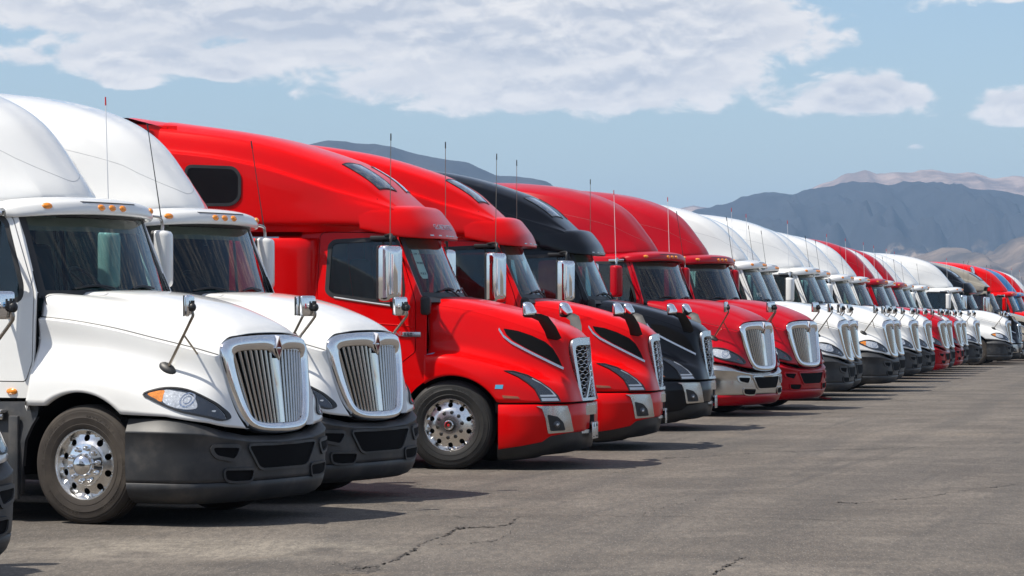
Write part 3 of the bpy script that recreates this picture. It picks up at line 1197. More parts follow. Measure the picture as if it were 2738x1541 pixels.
    sm_ = slp.copy()
    sm_[..., 1] *= -1
    cap_ = np.array([[(x, y * w_, z_) for y in (-1, 0, 1)] for x, w_, z_ in ((-1.95, .98, 2.765), (-2.05, 1.10, 2.765), (-2.25, 1.185, 2.765), (-3.2, 1.20, 2.765), (-4.3, 1.20, 2.765))])
    smb = MB()
    for g in (slp, sm_, cap_):
        nv, nu = g.shape[:2]
        smb.add(g.reshape(-1, 3), [(i * nu + j, i * nu + j + 1, (i + 1) * nu + j + 1, (i + 1) * nu + j) for i in range(nv - 1) for j in range(nu - 1)])
    O('sleeper', smb.mesh('sleeper', True, 35), 'white_paint', root, 'paint')
    # ---- interior
    im = MB()
    im.add([(-2.0, -1.0, 1.1), (-2.0, 1.0, 1.1), (-2.0, .9, 2.7), (-2.0, -.9, 2.7)], [(0, 1, 2, 3)])
    im.add([(-.6, -1.0, 1.1), (-.6, 1.0, 1.1), (-2.0, 1.0, 1.1), (-2.0, -1.0, 1.1)], [(0, 1, 2, 3)])
    O('cab_interior', im.mesh('cab_interior', False), 'dark_interior', root)
    dm = MB().box((-.72, 0, 1.86), (.44, 1.9, .16), bevel=.05, seg=3)
    dm.box((-.9, .42, 1.93), (.22, .62, .16), bevel=.05, seg=3)
    dash = O('dashboard', dm.mesh('dashboard'), 'dash_vinyl', root)
    sw = MB()
    rotw = Matrix.Rotation(R(-40), 3, 'Y')
    sw.tube([rotw @ Vector((0, .22 * math.cos(a), .22 * math.sin(a))) + Vector((-1.08, .42, 2.03)) for a in np.linspace(0, 2 * math.pi, 25)], .016, 8, caps=False)
    sw.tube([(-.9, .42, 1.9), (-1.08, .42, 2.03)], .03, 8)
    for a in (0, 2.1, 4.2):
        sw.tube([(-1.08, .42, 2.03), rotw @ Vector((0, .22 * math.cos(a), .22 * math.sin(a))) + Vector((-1.08, .42, 2.03))], .014, 6)
    O('steering_wheel', sw.mesh('steering_wheel'), 'black_plastic', root)
    for s in (-1, 1):
        st = MB().box((-1.45, s * .5, 1.55), (.5, .5, .16), bevel=.06, seg=3)
        st.box((-1.70, s * .5, 2.0), (.16, .5, .85), Matrix.Rotation(R(-8), 3, 'Y'), .06, 3)
        O('seat', st.mesh('seat'), 'seat_fabric', root)
    O('mirror_mount', MB().tube([(-.74, -.0, 2.6), (-.73, 0, 2.45)], .018, 8).mesh('mirror_mount'), 'black_plastic', root)
    # ---- lower side
    sf = fillet([(-.505, .905), (-.56, .82), (-.61, .70), (-.64, .5), (-.66, .24), (-.78, .20), (-4.2, .22), (-4.2, .98), (-.62, 1.03), (-.50, 1.0)], .02, 2)
    for s in (-1, 1):
        o = O('side_fairing', side_panel('side_fairing', sf, (), lambda x, z: float(np.interp(z, [.2, .7, 1.0], [1.12, 1.15, 1.10])), s, .2, .012, .03), 'bumper_plastic', root)
        O('entry_step', MB().box((-1.22, s * 1.17, .945), (.80, .10, .03), bevel=.008).box((-1.22, s * 1.19, .90), (.80, .02, .05), bevel=.006).mesh('entry_step'), 'polished_aluminium', o)
        O('step_post', MB().box((-.72, s * 1.165, .55), (.10, .04, .72), bevel=.012).mesh('step_post'), 'bumper_plastic', o)
    make_side_mirror(root, -.93, 1.40, 2.02, 2.56, .20, 'white_paint', 'paint', True)
    add_antennas(root, [((-.93, -1.38, 2.62), (-.97, -1.38, 3.83), 'pale_plastic', 'red_plastic'), ((-.93, 1.42, 2.64), (-1.05, 1.36, 3.55), 'black_plastic', 'black_plastic')])
    wheel_well(root, PRO_ARCH[0], PRO_ARCH[1], PRO_ARCH[2] + .015)
    add_wheels(root, 'dome')
    add_chassis(root)
    return root


PRO_LENS = smooth_closed([(.598, 1.112), (.738, 1.152), (.902, 1.133), (1.066, 1.045), (1.133, .972), (1.163, .908), (1.15, .897), (1.075, .928), (.899, .976), (.745, 1.038), (.640, 1.085)], 4)
PRO_BOWL = smooth_closed([(.735, 1.139), (.842, 1.130), (.925, 1.108), (.982, 1.062), (1.005, .99), (.898, .988), (.765, 1.041)], 4)
PRO_SIGNAL = smooth_closed([(.622, 1.112), (.735, 1.140), (.748, 1.10), (.748, 1.045), (.69, 1.072)], 4)
PRO_FEET = [(.665, -.891, 1.322), (.893, -.768, 1.433)]


# ------------------------------------------------------------------ truck with the sloped hood and mesh grille
V_ARCH = (.03, .455, .612)


def vnl_bottom(x):
    cx, cz, r = V_ARCH
    if x < cx + math.sqrt(r * r - .31 ** 2):
        return cz + math.sqrt(max(0, r * r - (x - cx) ** 2))
    return .765


def vnl_hood():
    rows = [
        [(-.29, 0, 1.975), (0, 0, 1.950), (.32, 0, 1.884), (.64, 0, 1.802), (.95, 0, 1.70), (1.20, 0, 1.60), (1.335, 0, 1.492)],
        [(-.30, .35, 1.972), (-.01, .35, 1.946), (.32, .34, 1.88), (.64, .32, 1.797), (.95, .29, 1.695), (1.19, .26, 1.594), (1.32, .24, 1.490)],
        [(-.32, .62, 1.957), (-.03, .61, 1.93), (.31, .59, 1.862), (.63, .55, 1.778), (.94, .50, 1.675), (1.17, .45, 1.575), (1.285, .42, 1.480)],
        [(-.33, .74, 1.935), (-.05, .725, 1.905), (.30, .70, 1.835), (.62, .655, 1.75), (.93, .59, 1.645), (1.15, .53, 1.545), (1.255, .475, 1.455)],
        [(-.34, .835, 1.885), (-.06, .82, 1.852), (.30, .795, 1.775), (.62, .745, 1.68), (.93, .675, 1.57), (1.15, .595, 1.465), (1.245, .50, 1.385)],
        [(-.34, .848, 1.868), (-.06, .834, 1.834), (.30, .808, 1.757), (.62, .758, 1.662), (.93, .686, 1.552), (1.15, .604, 1.447), (1.247, .502, 1.367)],
        [(-.33, .875, 1.80), (-.04, .862, 1.765), (.31, .838, 1.685), (.64, .79, 1.585), (.95, .715, 1.475), (1.16, .625, 1.375), (1.255, .505, 1.30)],
        [(-.31, .91, 1.60), (-.02, .90, 1.565), (.33, .878, 1.495), (.67, .835, 1.395), (.98, .755, 1.29), (1.19, .645, 1.20), (1.29, .50, 1.15)],
        [(-.30, .925, 1.42), (.0, .92, 1.40), (.35, .90, 1.335), (.70, .86, 1.235), (1.01, .785, 1.14), (1.22, .675, 1.075), (1.325, .485, 1.03)],
        [(-.30, .99, 1.325), (.0, 1.0, 1.325), (.36, .985, 1.255), (.72, .945, 1.155), (1.03, .86, 1.058), (1.25, .72, .995), (1.35, .475, .95)],
        [(-.30, 1.12, 1.29), (.0, 1.14, 1.292), (.37, 1.125, 1.215), (.74, 1.075, 1.105), (1.06, .97, 1.0), (1.28, .78, .915), (1.372, .46, .875)],
        [(-.30, 1.165, 1.20), (.0, 1.19, 1.20), (.40, 1.19, 1.09), (.78, 1.138, .965), (1.10, 1.02, .87), (1.31, .815, .82), (1.39, .45, .805)],
        [(-.30, 1.17, 1.0), (.0, 1.20, 1.06), (.42, 1.205, .90), (.80, 1.155, .78), (1.12, 1.035, .765), (1.325, .825, .765), (1.40, .445, .765)],
    ]
    U = cr_axis(np.array(rows).transpose(1, 0, 2), 12).transpose(1, 0, 2)
    for j in range(U.shape[1]):
        U[-1, j, 2] = vnl_bottom(U[-1, j, 0])
        U[-2, j, 2] = max(U[-2, j, 2], U[-1, j, 2] + .04)
    D = cr_axis(full_rows(U), 6)
    lip0, lip1 = D[0:1].copy(), D[-1:].copy()
    lip0[..., 1] += .06
    lip1[..., 1] -= .06
    D = np.concatenate([lip0, D, lip1])
    rear = D[:, :1].copy()
    rear[..., 1] *= .95
    rear[..., 0] += .01
    front = D[:, -1:].copy()
    front[..., 0] -= .08
    return grid_mesh('hood', np.concatenate([rear, D, front], axis=1))


def vnl_grille_x(y, z):
    return 1.352 + (1.47 - z) * .115 - .085 * (y / .48) ** 2


V_OUT = [(-.44, .765), (.44, .765), (.455, .95), (.485, 1.25), (.492, 1.40), (.46, 1.47), (.35, 1.490), (-.35, 1.490), (-.46, 1.47), (-.492, 1.40), (-.485, 1.25), (-.455, .95)]
V_IN = [(-.385, .80), (.385, .80), (.40, .97), (.425, 1.24), (.432, 1.35), (.40, 1.395), (.32, 1.405), (-.32, 1.405), (-.40, 1.395), (-.432, 1.35), (-.425, 1.24), (-.40, .97)]


def patch_on(fun, name, outline, holes=(), h=.06, up=.008, down=.01, angle=40):
    V, T = cdt(outline, holes, h)
    P = [(fun(a, b), a, b) for a, b in V]
    N = [Vector((1, .35 * a / .48, .1)).normalized() for a, b in V]
    v, f = slab(P, N, T, up, down)
    return mesh_from(name, v, f, True, angle)


V_PLAN = [(.575, -1.205), (.72, -1.20), (.88, -1.165), (1.04, -1.08), (1.18, -.96), (1.29, -.80), (1.36, -.60), (1.405, -.38), (1.42, 0)]


def build_vnl():
    root = empty('semi_truck')
    hood = vnl_hood()
    O('hood', hood, 'bright_red_paint', root, 'paint')
    hb = bvh_of(hood)
    # ---- grille
    sur = O('grille_surround', patch_on(vnl_grille_x, 'grille_surround', fillet(V_OUT, .03, 3), (fillet(V_IN, .02, 3),), .05, .016, .03), 'silver_trim', root)
    O('grille_backing', patch_on(lambda y, z: vnl_grille_x(y, z) - .05, 'grille_backing', V_IN, (), .12, .002, .002), 'black_void', sur)
    for k in range(15):
        z0 = .828 + k * .040
        w = float(np.interp(z0, [.80, 1.24, 1.36], [.385, .425, .43]))
        n = 9
        for s in (0,):
            pts = []
            cells = 9
            for c in range(cells):
                ya = -w + 2 * w * c / cells
                d = 2 * w / cells
                up = .008 if (c + k) % 2 else -.008
                for q, zz in ((0, 0), (.16, up), (.84, up)):
                    y = ya + d * q
                    pts.append((vnl_grille_x(y, z0) - .008, y, z0 + zz))
            pts.append((vnl_grille_x(w, z0) - .008, w, z0))
            O('grille_bar', MB().tube(pts, .0052, 5).mesh('grille_bar'), 'brushed_chrome', sur)
    dg = [(-.30, .80), (-.255, .80), (.285, 1.40), (.24, 1.40)]
    O('diagonal_bar', patch_on(lambda y, z: vnl_grille_x(y, z) + .006, 'diagonal_bar', dg, (), .06, .01, .02), 'silver_trim', sur)
    er = [(.088 * math.cos(a), 1.10 + .088 * math.sin(a)) for a in np.linspace(0, 2 * math.pi, 29)[:-1]]
    ei = [(.068 * math.cos(a), 1.10 + .068 * math.sin(a)) for a in np.linspace(0, 2 * math.pi, 29)[:-1]]
    O('emblem', patch_on(lambda y, z: vnl_grille_x(y, z) + .004, 'emblem', er, (ei,), .04, .014, .03), 'chrome', sur)
    O('emblem_arrow', MB().tube([(vnl_grille_x(.1, 1.2) + .012, .06, 1.16), (vnl_grille_x(.1, 1.2) + .012, .105, 1.205)], .008, 6).box((vnl_grille_x(0, 1.1) + .012, 0, 1.10), (.012, .14, .03), bevel=.004).mesh('emblem_arrow'), 'chrome', sur)
    # ---- side vents, headlights, stickers
    vent = [(.50, 1.602), (.677, 1.574), (.85, 1.53), (.985, 1.475), (1.10, 1.395), (1.19, 1.27), (1.225, 1.165), (1.10, 1.228), (.961, 1.305), (.743, 1.405), (.60, 1.478), (.545, 1.54)]
    vent = V_VENT
    for s in (-1, 1):
        vo = fillet(vent, .012, 2)
        v_ = O('hood_vent', decal('hood_vent', hb, vo, (), 'y', s, .05, .004, .004), 'black_void', root)
        n = len(vent)
        low = V_VENT_LOW
        trim = low + [(x - .004, z - .026) for x, z in low[::-1]]
        O('vent_trim', decal('vent_trim', hb, trim, (), 'y', s, .05, .014, .004), 'silver_trim', v_)
        L = V_LENS
        h = O('headlight', decal('headlight', hb, L, (), 'y', s, .04, .010, .015), 'lens_glass', root)
        O('headlight_bezel', decal('headlight_bezel', hb, band(L, .004), (), 'y', s, .05, .0045, .004), 'headlamp_bezel', h)
        O('headlight_rim', decal('headlight_rim', hb, band(L, -.008), (L,), 'y', s, .05, .012, .015), 'black_plastic', h)
        for q in V_LED:
            O('led_strip', decal('led_strip', hb, q, (), 'y', s, .04, .008, .003), 'led_strip', h)
        O('led_line', decal('led_line', hb, V_LINE, (), 'y', s, .05, .008, .003), 'led_strip', h)
        O('side_marker', decal('side_marker', hb, fillet([(.614, .848), (.79, .834), (.816, .81), (.63, .815)], .008, 2), (), 'y', s, .05, .012, .004), 'amber_reflector', root)
    # ---- bumper
    zb = lambda x, y: float(np.interp(x, [.575, .66, .85, 1.06, 1.14, 1.30, 1.42], [.235, .25, .278, .32, .383, .412, .42]))
    bme = plan_sheet('bumper', V_PLAN, [(.742, -.08), (.742, -.012), (.734, 0), (.60, .004), (.45, .002), (lambda x, y: zb(x, y) + .02, -.004), (zb, -.012), (zb, -.07)])
    bump = O('bumper', bme, 'bright_red_paint', root, 'bumper')
    bb = bvh_of(bme)
    lp = plan_sheet('bumper_lip', [(x - .02, y * .985) for x, y in V_PLAN], [(lambda x, y: zb(x, y) + .05, -.012), (lambda x, y: zb(x, y) * .6 + .09, -.015),
                                                                              (lambda x, y: max(.11, zb(x, y) * .45 + .02), -.05), (lambda x, y: max(.10, zb(x, y) * .4), -.20), (lambda x, y: max(.10, zb(x, y) * .4), -.5)])
    O('bumper_lip', lp, 'black_plastic', root)
    gp = plan_sheet('bumper_gap', [(x - .04, y * .97) for x, y in V_PLAN], [(.775, 0), (.65, 0)])
    O('bumper_gap', gp, 'black_void', root)
    for s in (-1, 1):
        fo = V_FOG
        f_ = O('fog_panel', decal('fog_panel', bb, fillet(fo, .012, 2), (), 'y', s, .05, .012, .004), 'brushed_chrome', bump)
        fl = V_FOGLAMP
        O('fog_lamp', decal('fog_lamp', bb, fillet(fl, .02, 3), (), 'y', s, .04, .016, .004), 'black_plastic', f_)
        c = (sum(p[0] for p in fl) / len(fl), sum(p[1] for p in fl) / len(fl) - .02)
        P_, N_ = project(bb, [c], 'y', s)
        rot = Vector(N_[0]).to_track_quat('Z', 'X').to_matrix()
        O('fog_lamp_lens', MB().ellipsoid(Vector(P_[0]) + Vector(N_[0]) * .014, (.045, .045, .016), rot, 16, 6, True).mesh('fog_lamp_lens'), 'headlamp_bezel', f_)
        O('fog_lamp_glint', MB().ellipsoid(Vector(P_[0]) + Vector(N_[0]) * .024, (.018, .018, .01), rot, 12, 5, True).mesh('fog_lamp_glint'), 'lamp_reflector', f_)
    # centre of the bumper
    cx = lambda y, z: 1.424 - .06 * (y / .4) ** 2
    cen = O('bumper_centre', patch_on(cx, 'bumper_centre', [(-.45, .735), (.45, .735), (.40, .39), (-.40, .39)], ([(-.41, .70), (.41, .70), (.375, .43), (-.375, .43)],), .06, .016, .02), 'silver_trim', bump)
    O('bumper_mesh', patch_on(cx, 'bumper_mesh', [(-.42, .71), (.42, .71), (.385, .42), (-.385, .42)], (), .1, .003, .004), 'black_void', cen)
    O('chrome_bar', patch_on(cx, 'chrome_bar', fillet([(-.41, .708), (.41, .708), (.40, .60), (-.40, .60)], .015, 2), (), .06, .026, .02), 'brushed_chrome', cen)
    pl = MB().box((1.455, 0, .415), (.012, .33, .19), bevel=.004)
    pl.box((1.44, -.08, .50), (.05, .03, .03)).box((1.44, .08, .50), (.05, .03, .03))
    po = O('plate_bracket', pl.mesh('plate_bracket'), 'silver_trim', bump)
    for y in (-.10, -.07, .07, .10):
        O('plate_slot', MB().box((1.4615, y, .475), (.004, .012, .035)).mesh('plate_slot'), 'black_void', po)
        O('plate_slot', MB().box((1.4615, y * 1.1, .345), (.004, .010, .012)).mesh('plate_slot'), 'black_void', po)
    # ---- hood mirrors on vane arms
    for s in (-1, 1):
        fl = lambda p: (p[0], p[1] * -s, p[2])
        mb = MB()
        sec = [(.875, -1.02, 1.752), (.97, -.96, 1.748), (1.04, -.90, 1.715), (1.10, -.80, 1.60), (1.14, -.66, 1.44)]
        P_, N_ = project(hb, [(1.13, 1.47)], 'y', -1)
        sec[-1] = tuple(Vector(P_[0]) - Vector(N_[0]) * .02)
        sec[-2] = tuple(Vector(sec[-1]).lerp(Vector(sec[2]), .5) + Vector((.012, -.01, .01)))
        v = []
        f = []
        wid = [.055, .06, .065, .075, .085]
        for p, w in zip(sec, wid):
            for dx, dy in ((-w, 0), (0, -.018), (w * .75, 0), (0, .018)):
                v.append((p[0] + dx, p[1] + dy, p[2] + dx * .45))
        for a in range(len(sec) - 1):
            for b in range(4):
                f.append((a * 4 + b, a * 4 + (b + 1) % 4, (a + 1) * 4 + (b + 1) % 4, (a + 1) * 4 + b))
        f += [(0, 1, 2, 3), (16, 17, 18, 19)]
        mb.add([fl(p) for p in v], f)
        arm = mb.mesh('mirror_arm', True, 40)
        prof = fillet([(.0, 0), (.150, 0), (.152, .04), (.10, .135), (.05, .150), (0, .142)], .03, 4)
        rings = []
        for dy, sc in ((-.10, .55), (-.085, .82), (-.05, .97), (0, 1.0), (.05, .97), (.085, .8), (.095, .5)):
            rings.append([fl((.825 + .07 + (a - .07) * sc, -1.035 + dy, 1.755 + b * (1 - (1 - sc) * .8))) for a, b in prof])
        k = len(prof)
        v = [p for r_ in rings for p in r_]
        f = []
        for a in range(len(rings) - 1):
            for b in range(k):
                f.append((a * k + b, a * k + (b + 1) % k, (a + 1) * k + (b + 1) % k, (a + 1) * k + b))
        f += [tuple(range(k)), tuple(range((len(rings) - 1) * k, len(rings) * k))]
        ho = O('hood_mirror', mesh_from('hood_mirror', v, f, True, 60), 'chrome', root)
        O('mirror_arm', arm, 'black_plastic', ho)
        O('mirror_base', MB().box(fl((.90, -1.03, 1.752)), (.13, .17, .03), bevel=.012).mesh('mirror_base'), 'black_plastic', ho)
    # ---- cab
    def yf(x, z):
        return float(np.interp(z, [0, 1.2, 1.9, 2.66, 2.85], [1.10, 1.11, 1.08, .96, .93]))
    cab_out = [(-.285, 1.30), (-.29, 1.90), (-.36, 1.985), (-.645, 2.62), (-.66, 2.78), (-1.80, 2.79), (-1.80, .90), (-.62, .90), (-.585, .72), (-.52, .80), (-.40, .925), (-.285, 1.01)]
    door = fillet([(-.415, .93), (-.415, 1.88), (-.47, 2.02), (-.69, 2.60), (-.75, 2.69), (-1.53, 2.705), (-1.575, 2.66), (-1.585, 1.21), (-.60, 1.205), (-.575, 1.19)], .02, 2)
    door = fillet([(-.415, 1.335), (-.415, 1.88), (-.455, 2.02), (-.665, 2.60), (-.72, 2.69), (-1.53, 2.705), (-1.575, 2.66), (-1.585, 1.10), (-.72, 1.10)], .025, 2)
    win = fillet([(-.59, 1.878), (-.575, 2.04), (-.66, 2.58), (-.70, 2.62), (-1.40, 2.59), (-1.445, 2.55), (-1.46, 2.03), (-1.40, 1.985)], .045, 4)
    for s in (-1, 1):
        O('cab_side', side_panel('cab_side', cab_out, (band(door, -.008),), yf, s, .15), 'bright_red_paint', root, 'paint')
        O('door_seal', side_panel('door_seal', band(door, -.03), (band(win, -.005),), yf, s, .2, -.008, .02), 'black_void', root)
        d = O('door', side_panel('door', door, (band(win, -.03),), yf, s, .12, .016), 'bright_red_paint', root, 'paint')
        O('window_seal', side_panel('window_seal', band(win, -.034), (band(win, .014),), yf, s, .1, .020, .012), 'black_plastic', d)
        O('window_sill', MB().tube([(-1.38, s * (yf(0, 1.97) + .022), 1.955), (-1.0, s * (yf(0, 1.92) + .022), 1.900), (-.62, s * (yf(0, 1.86) + .022), 1.848)], .012, 6, 3).mesh('window_sill'), 'brushed_chrome', d)
        O('door_window', side_panel('door_window', band(win, .012), (), yf, s, .2, .004, .004), 'side_glass', d)
        O('window_divider', MB().tube([(-.80, s * (yf(0, 1.9) + .006), 1.9), (-.83, s * (yf(0, 2.6) + .006), 2.6)], .013, 6).mesh('window_divider'), 'black_plastic', d)
        O('door_crease', MB().tube([(-.43, s * (yf(0, 1.62) + .014), 1.625), (-1.0, s * (yf(0, 1.65) + .014), 1.665), (-1.57, s * (yf(0, 1.68) + .014), 1.70)], .007, 6, 3).mesh('door_crease'), 'bright_red_paint', d, 'paint')
        O('door_handle', MB().box((-1.45, s * 1.115, 1.55), (.17, .03, .05), bevel=.012).mesh('door_handle'), 'black_plastic', d)
        O('air_horn_cover', MB().box((-.30, s * 1.075, 1.86), (.12, .10, .22), bevel=.04, seg=3).mesh('cowl_cap'), 'black_plastic', root)
    # windscreen
    xb = lambda y: -.165 - .215 * (abs(y) / .93) ** 2.2
    xt = lambda y: -.485 - .16 * (abs(y) / .9) ** 2.2
    def wsp(u, v, off=0):
        yb, yt = u * .95, u * .905
        x = xb(yb) * (1 - v) + xt(yt) * v
        z = 1.96 * (1 - v) + 2.68 * v
        return (x + off * .9, (yb * (1 - v) + yt * v), z + off * .35)
    us = np.linspace(-1, 1, 25)
    vs = np.linspace(0, 1, 7)
    ws = O('windshield', grid_mesh('windshield', np.array([[wsp(u, v) for u in us] for v in vs])), 'windshield_glass', root)
    mb = MB()
    def strip(u0, u1, v0, v1):
        uu = np.linspace(u0, u1, 13)
        vv = np.linspace(v0, v1, 5)
        g = np.array([[wsp(u, v, .006) for u in uu] for v in vv])
        nv, nu = g.shape[:2]
        mb.add(g.reshape(-1, 3), [(i * nu + j, i * nu + j + 1, (i + 1) * nu + j + 1, (i + 1) * nu + j) for i in range(nv - 1) for j in range(nu - 1)])
    strip(-1.03, -.94, -.02, 1.02)
    strip(.94, 1.03, -.02, 1.02)
    strip(-1, 1, -.03, .07)
    O('windshield_trim', mb.mesh('windshield_trim'), 'black_plastic', ws)
    sp = [wsp(u, v, -.05) for v in (.72, .80, .88, .97) for u in np.linspace(-.93, .93, 15)]
    O('sun_blind', grid_mesh('sun_blind', np.array(sp).reshape(4, 15, 3)), 'blind_fabric', ws)
    for y0, y1, y2 in ((-.12, -.40, -.66), (.50, .22, .02)):
        w = MB()
        a, b, c = Vector(wsp(y0, .0, .03)), Vector(wsp(y1, .13, .03)), Vector(wsp(y2, .08, .025))
        w.tube([a, a.lerp(b, .6), b], [.013, .011, .009], 6, 2)
        w.tube([Vector(wsp(y1 + .22, .11, .018)), b, c], [.009, .013, .008], 6, 2)
        O('wiper', w.mesh('wiper'), 'black_plastic', ws)
    cw = np.array([[(xb(y) + d, y, z) for y in np.linspace(-.96, .96, 15)] for d, z in ((-.10, 1.975), (.0, 1.965), (.06, 1.94), (.12, 1.90))])
    O('cowl', grid_mesh('cowl', cw), 'black_plastic', root)
    # ---- roof
    rf = [
        [(-.60, 0, 2.95), (-.62, 0, 3.01), (-.77, 0, 3.193), (-.953, 0, 3.355), (-1.228, 0, 3.515), (-1.504, 0, 3.62), (-2.151, 0, 3.805), (-2.70, 0, 3.915), (-3.5, 0, 4.03)],
        [(-.62, .42, 2.95), (-.635, .43, 3.005), (-.785, .47, 3.185), (-.97, .52, 3.345), (-1.245, .57, 3.503), (-1.52, .61, 3.607), (-2.16, .67, 3.79), (-2.71, .71, 3.90), (-3.5, .72, 4.01)],
        [(-.66, .70, 2.95), (-.675, .715, 3.0), (-.82, .76, 3.15), (-1.01, .81, 3.29), (-1.29, .87, 3.435), (-1.57, .91, 3.54), (-2.19, .965, 3.72), (-2.74, .995, 3.83), (-3.5, 1.0, 3.925)],
        [(-.68, .78, 2.95), (-.70, .79, 2.995), (-.85, .84, 3.105), (-1.04, .89, 3.225), (-1.32, .95, 3.36), (-1.60, .99, 3.465), (-2.21, 1.045, 3.65), (-2.75, 1.07, 3.76), (-3.5, 1.075, 3.85)],
        [(-.71, .85, 2.95), (-.735, .86, 2.995), (-.89, .91, 3.08), (-1.09, .955, 3.145), (-1.35, 1.0, 3.22), (-1.64, 1.04, 3.31), (-2.23, 1.09, 3.485), (-2.77, 1.12, 3.60), (-3.5, 1.13, 3.685)],
        [(-.72, .875, 2.945), (-.75, .895, 2.985), (-.91, .955, 3.062), (-1.11, 1.0, 3.122), (-1.37, 1.045, 3.195), (-1.655, 1.085, 3.283), (-2.245, 1.135, 3.455), (-2.78, 1.165, 3.57), (-3.5, 1.175, 3.655)],
        [(-.735, .89, 2.935), (-.765, .91, 2.965), (-.92, .972, 3.03), (-1.12, 1.017, 3.085), (-1.38, 1.062, 3.155), (-1.66, 1.10, 3.235), (-2.25, 1.15, 3.40), (-2.78, 1.18, 3.51), (-3.5, 1.188, 3.59)],
        [(-.76, .93, 2.90), (-.80, .95, 2.92), (-.95, 1.0, 2.96), (-1.15, 1.035, 2.99), (-1.42, 1.075, 3.02), (-1.70, 1.11, 3.06), (-2.27, 1.165, 3.13), (-2.8, 1.19, 3.17), (-3.5, 1.2, 3.2)],
        [(-.78, .95, 2.80), (-.82, .97, 2.80), (-.97, 1.015, 2.80), (-1.17, 1.045, 2.805), (-1.44, 1.08, 2.81), (-1.72, 1.115, 2.81), (-2.28, 1.17, 2.82), (-2.81, 1.20, 2.82), (-3.5, 1.21, 2.825)],
        [(-.80, .92, 2.74), (-.84, .94, 2.75), (-.99, .975, 2.755), (-1.19, 1.0, 2.77), (-1.46, 1.03, 2.785), (-1.74, 1.07, 2.79), (-2.29, 1.13, 2.80), (-2.82, 1.16, 2.80), (-3.5, 1.17, 2.80)],
        [(-.82, .88, 2.72), (-.86, .90, 2.71), (-1.01, .94, 2.71), (-1.21, .96, 2.71), (-1.48, 1.0, 2.71), (-1.76, 1.05, 2.71), (-2.30, 1.11, 2.71), (-2.83, 1.15, 2.71), (-3.5, 1.16, 2.71)]]
    rf = np.array(rf)
    rf[..., 0] -= .085 * np.clip((rf[..., 0] + 2.1) / .9, 0, 1) * np.clip((rf[..., 2] - 2.98) / .06, 0, 1)
    rme = grid_mesh('roof', cr_axis(cr_axis(full_rows(rf), 6).transpose(1, 0, 2), 6))
    ro = O('roof', rme, 'bright_red_paint', root, 'paint')
    rb = bvh_of(rme)
    for s in (-1, 1):
        # skylight panes on the sloping front of the roof
        sk = [(-1.37, s * -.74), (-1.29, s * -.25), (-.875, s * -.25), (-.955, s * -.71)]
        g_ = O('skylight', decal('skylight', rb, sk, (), 'z', -1, .1, .006, .004), 'side_glass_roof', ro)
        O('skylight_seal', decal('skylight_seal', rb, band(sk, -.018), (sk,), 'z', -1, .1, .009, .004), 'black_plastic', g_)
        w = [(-3.12, 3.47), (-2.556, 3.445), (-2.486, 3.36), (-2.486, 3.10), (-2.577, 3.026), (-3.12, 3.03)]
        wf = fillet(w, .07, 4)
        wf2 = [(x, z) for x, z in wf]
        wy = lambda x, z: 1.2
        O('sleeper_window', decal('sleeper_window', rb, wf2, (), 'y', s, .1, .004, .004), 'side_glass_dark', ro)
        O('sleeper_window_seal', decal('sleeper_window_seal', rb, band(wf2, -.022), (band(wf2, .014),), 'y', s, .08, .014, .004), 'black_plastic', ro)
        O('roof_seam', MB().tube([Vector(p) for p in project(rb, [(-.93, 3.09), (-.90, 2.95), (-.86, 2.80)], 'y', s)[0]], .004, 5).mesh('roof_seam'), 'black_void', ro)
    spz = np.array([[(-3.3, s_ * 1.0, 3.955), (-3.55, s_ * 1.0, 4.02), (-3.9, s_ * .98, 4.055), (-4.25, s_ * .94, 4.06), (-4.27, s_ * .94, 4.03)] if False else [(-3.25, y, 3.85 + .09 * (1 - (y / 1.02) ** 4)), (-3.55, y, 3.955 + .065 * (1 - (y / 1.02) ** 4)), (-3.9, y, 4.05 + .02 * (1 - (y / 1.02) ** 4)), (-4.2, y, 4.065), (-4.2, y, 4.03), (-3.6, y, 3.9)] for y in np.linspace(-1.0, 1.0, 11)])
    O('roof_spoiler', grid_mesh('roof_spoiler', spz), 'bright_red_paint', root, 'paint')
    svp = np.array([[(-3.42, y, 3.95), (-3.46, y, 3.75), (-3.5, y, 3.3), (-3.5, y, 2.8), (-3.5, y, .9)] for y in (-1.0, 0, 1.0)])
    O('rear_wall', grid_mesh('rear_wall', svp), 'crimson_paint' if False else 'bright_red_paint', root, 'paint')
    for s in (-1, 1):
        fin = np.array([[(-3.30, s * 1.0, z), (-3.7, s * .97, z + .02), (-4.1, s * .93, z + .05)] for z in (3.95, 3.6, 2.9)])
        O('side_extender', grid_mesh('side_extender', fin), 'bright_red_paint', root, 'paint')
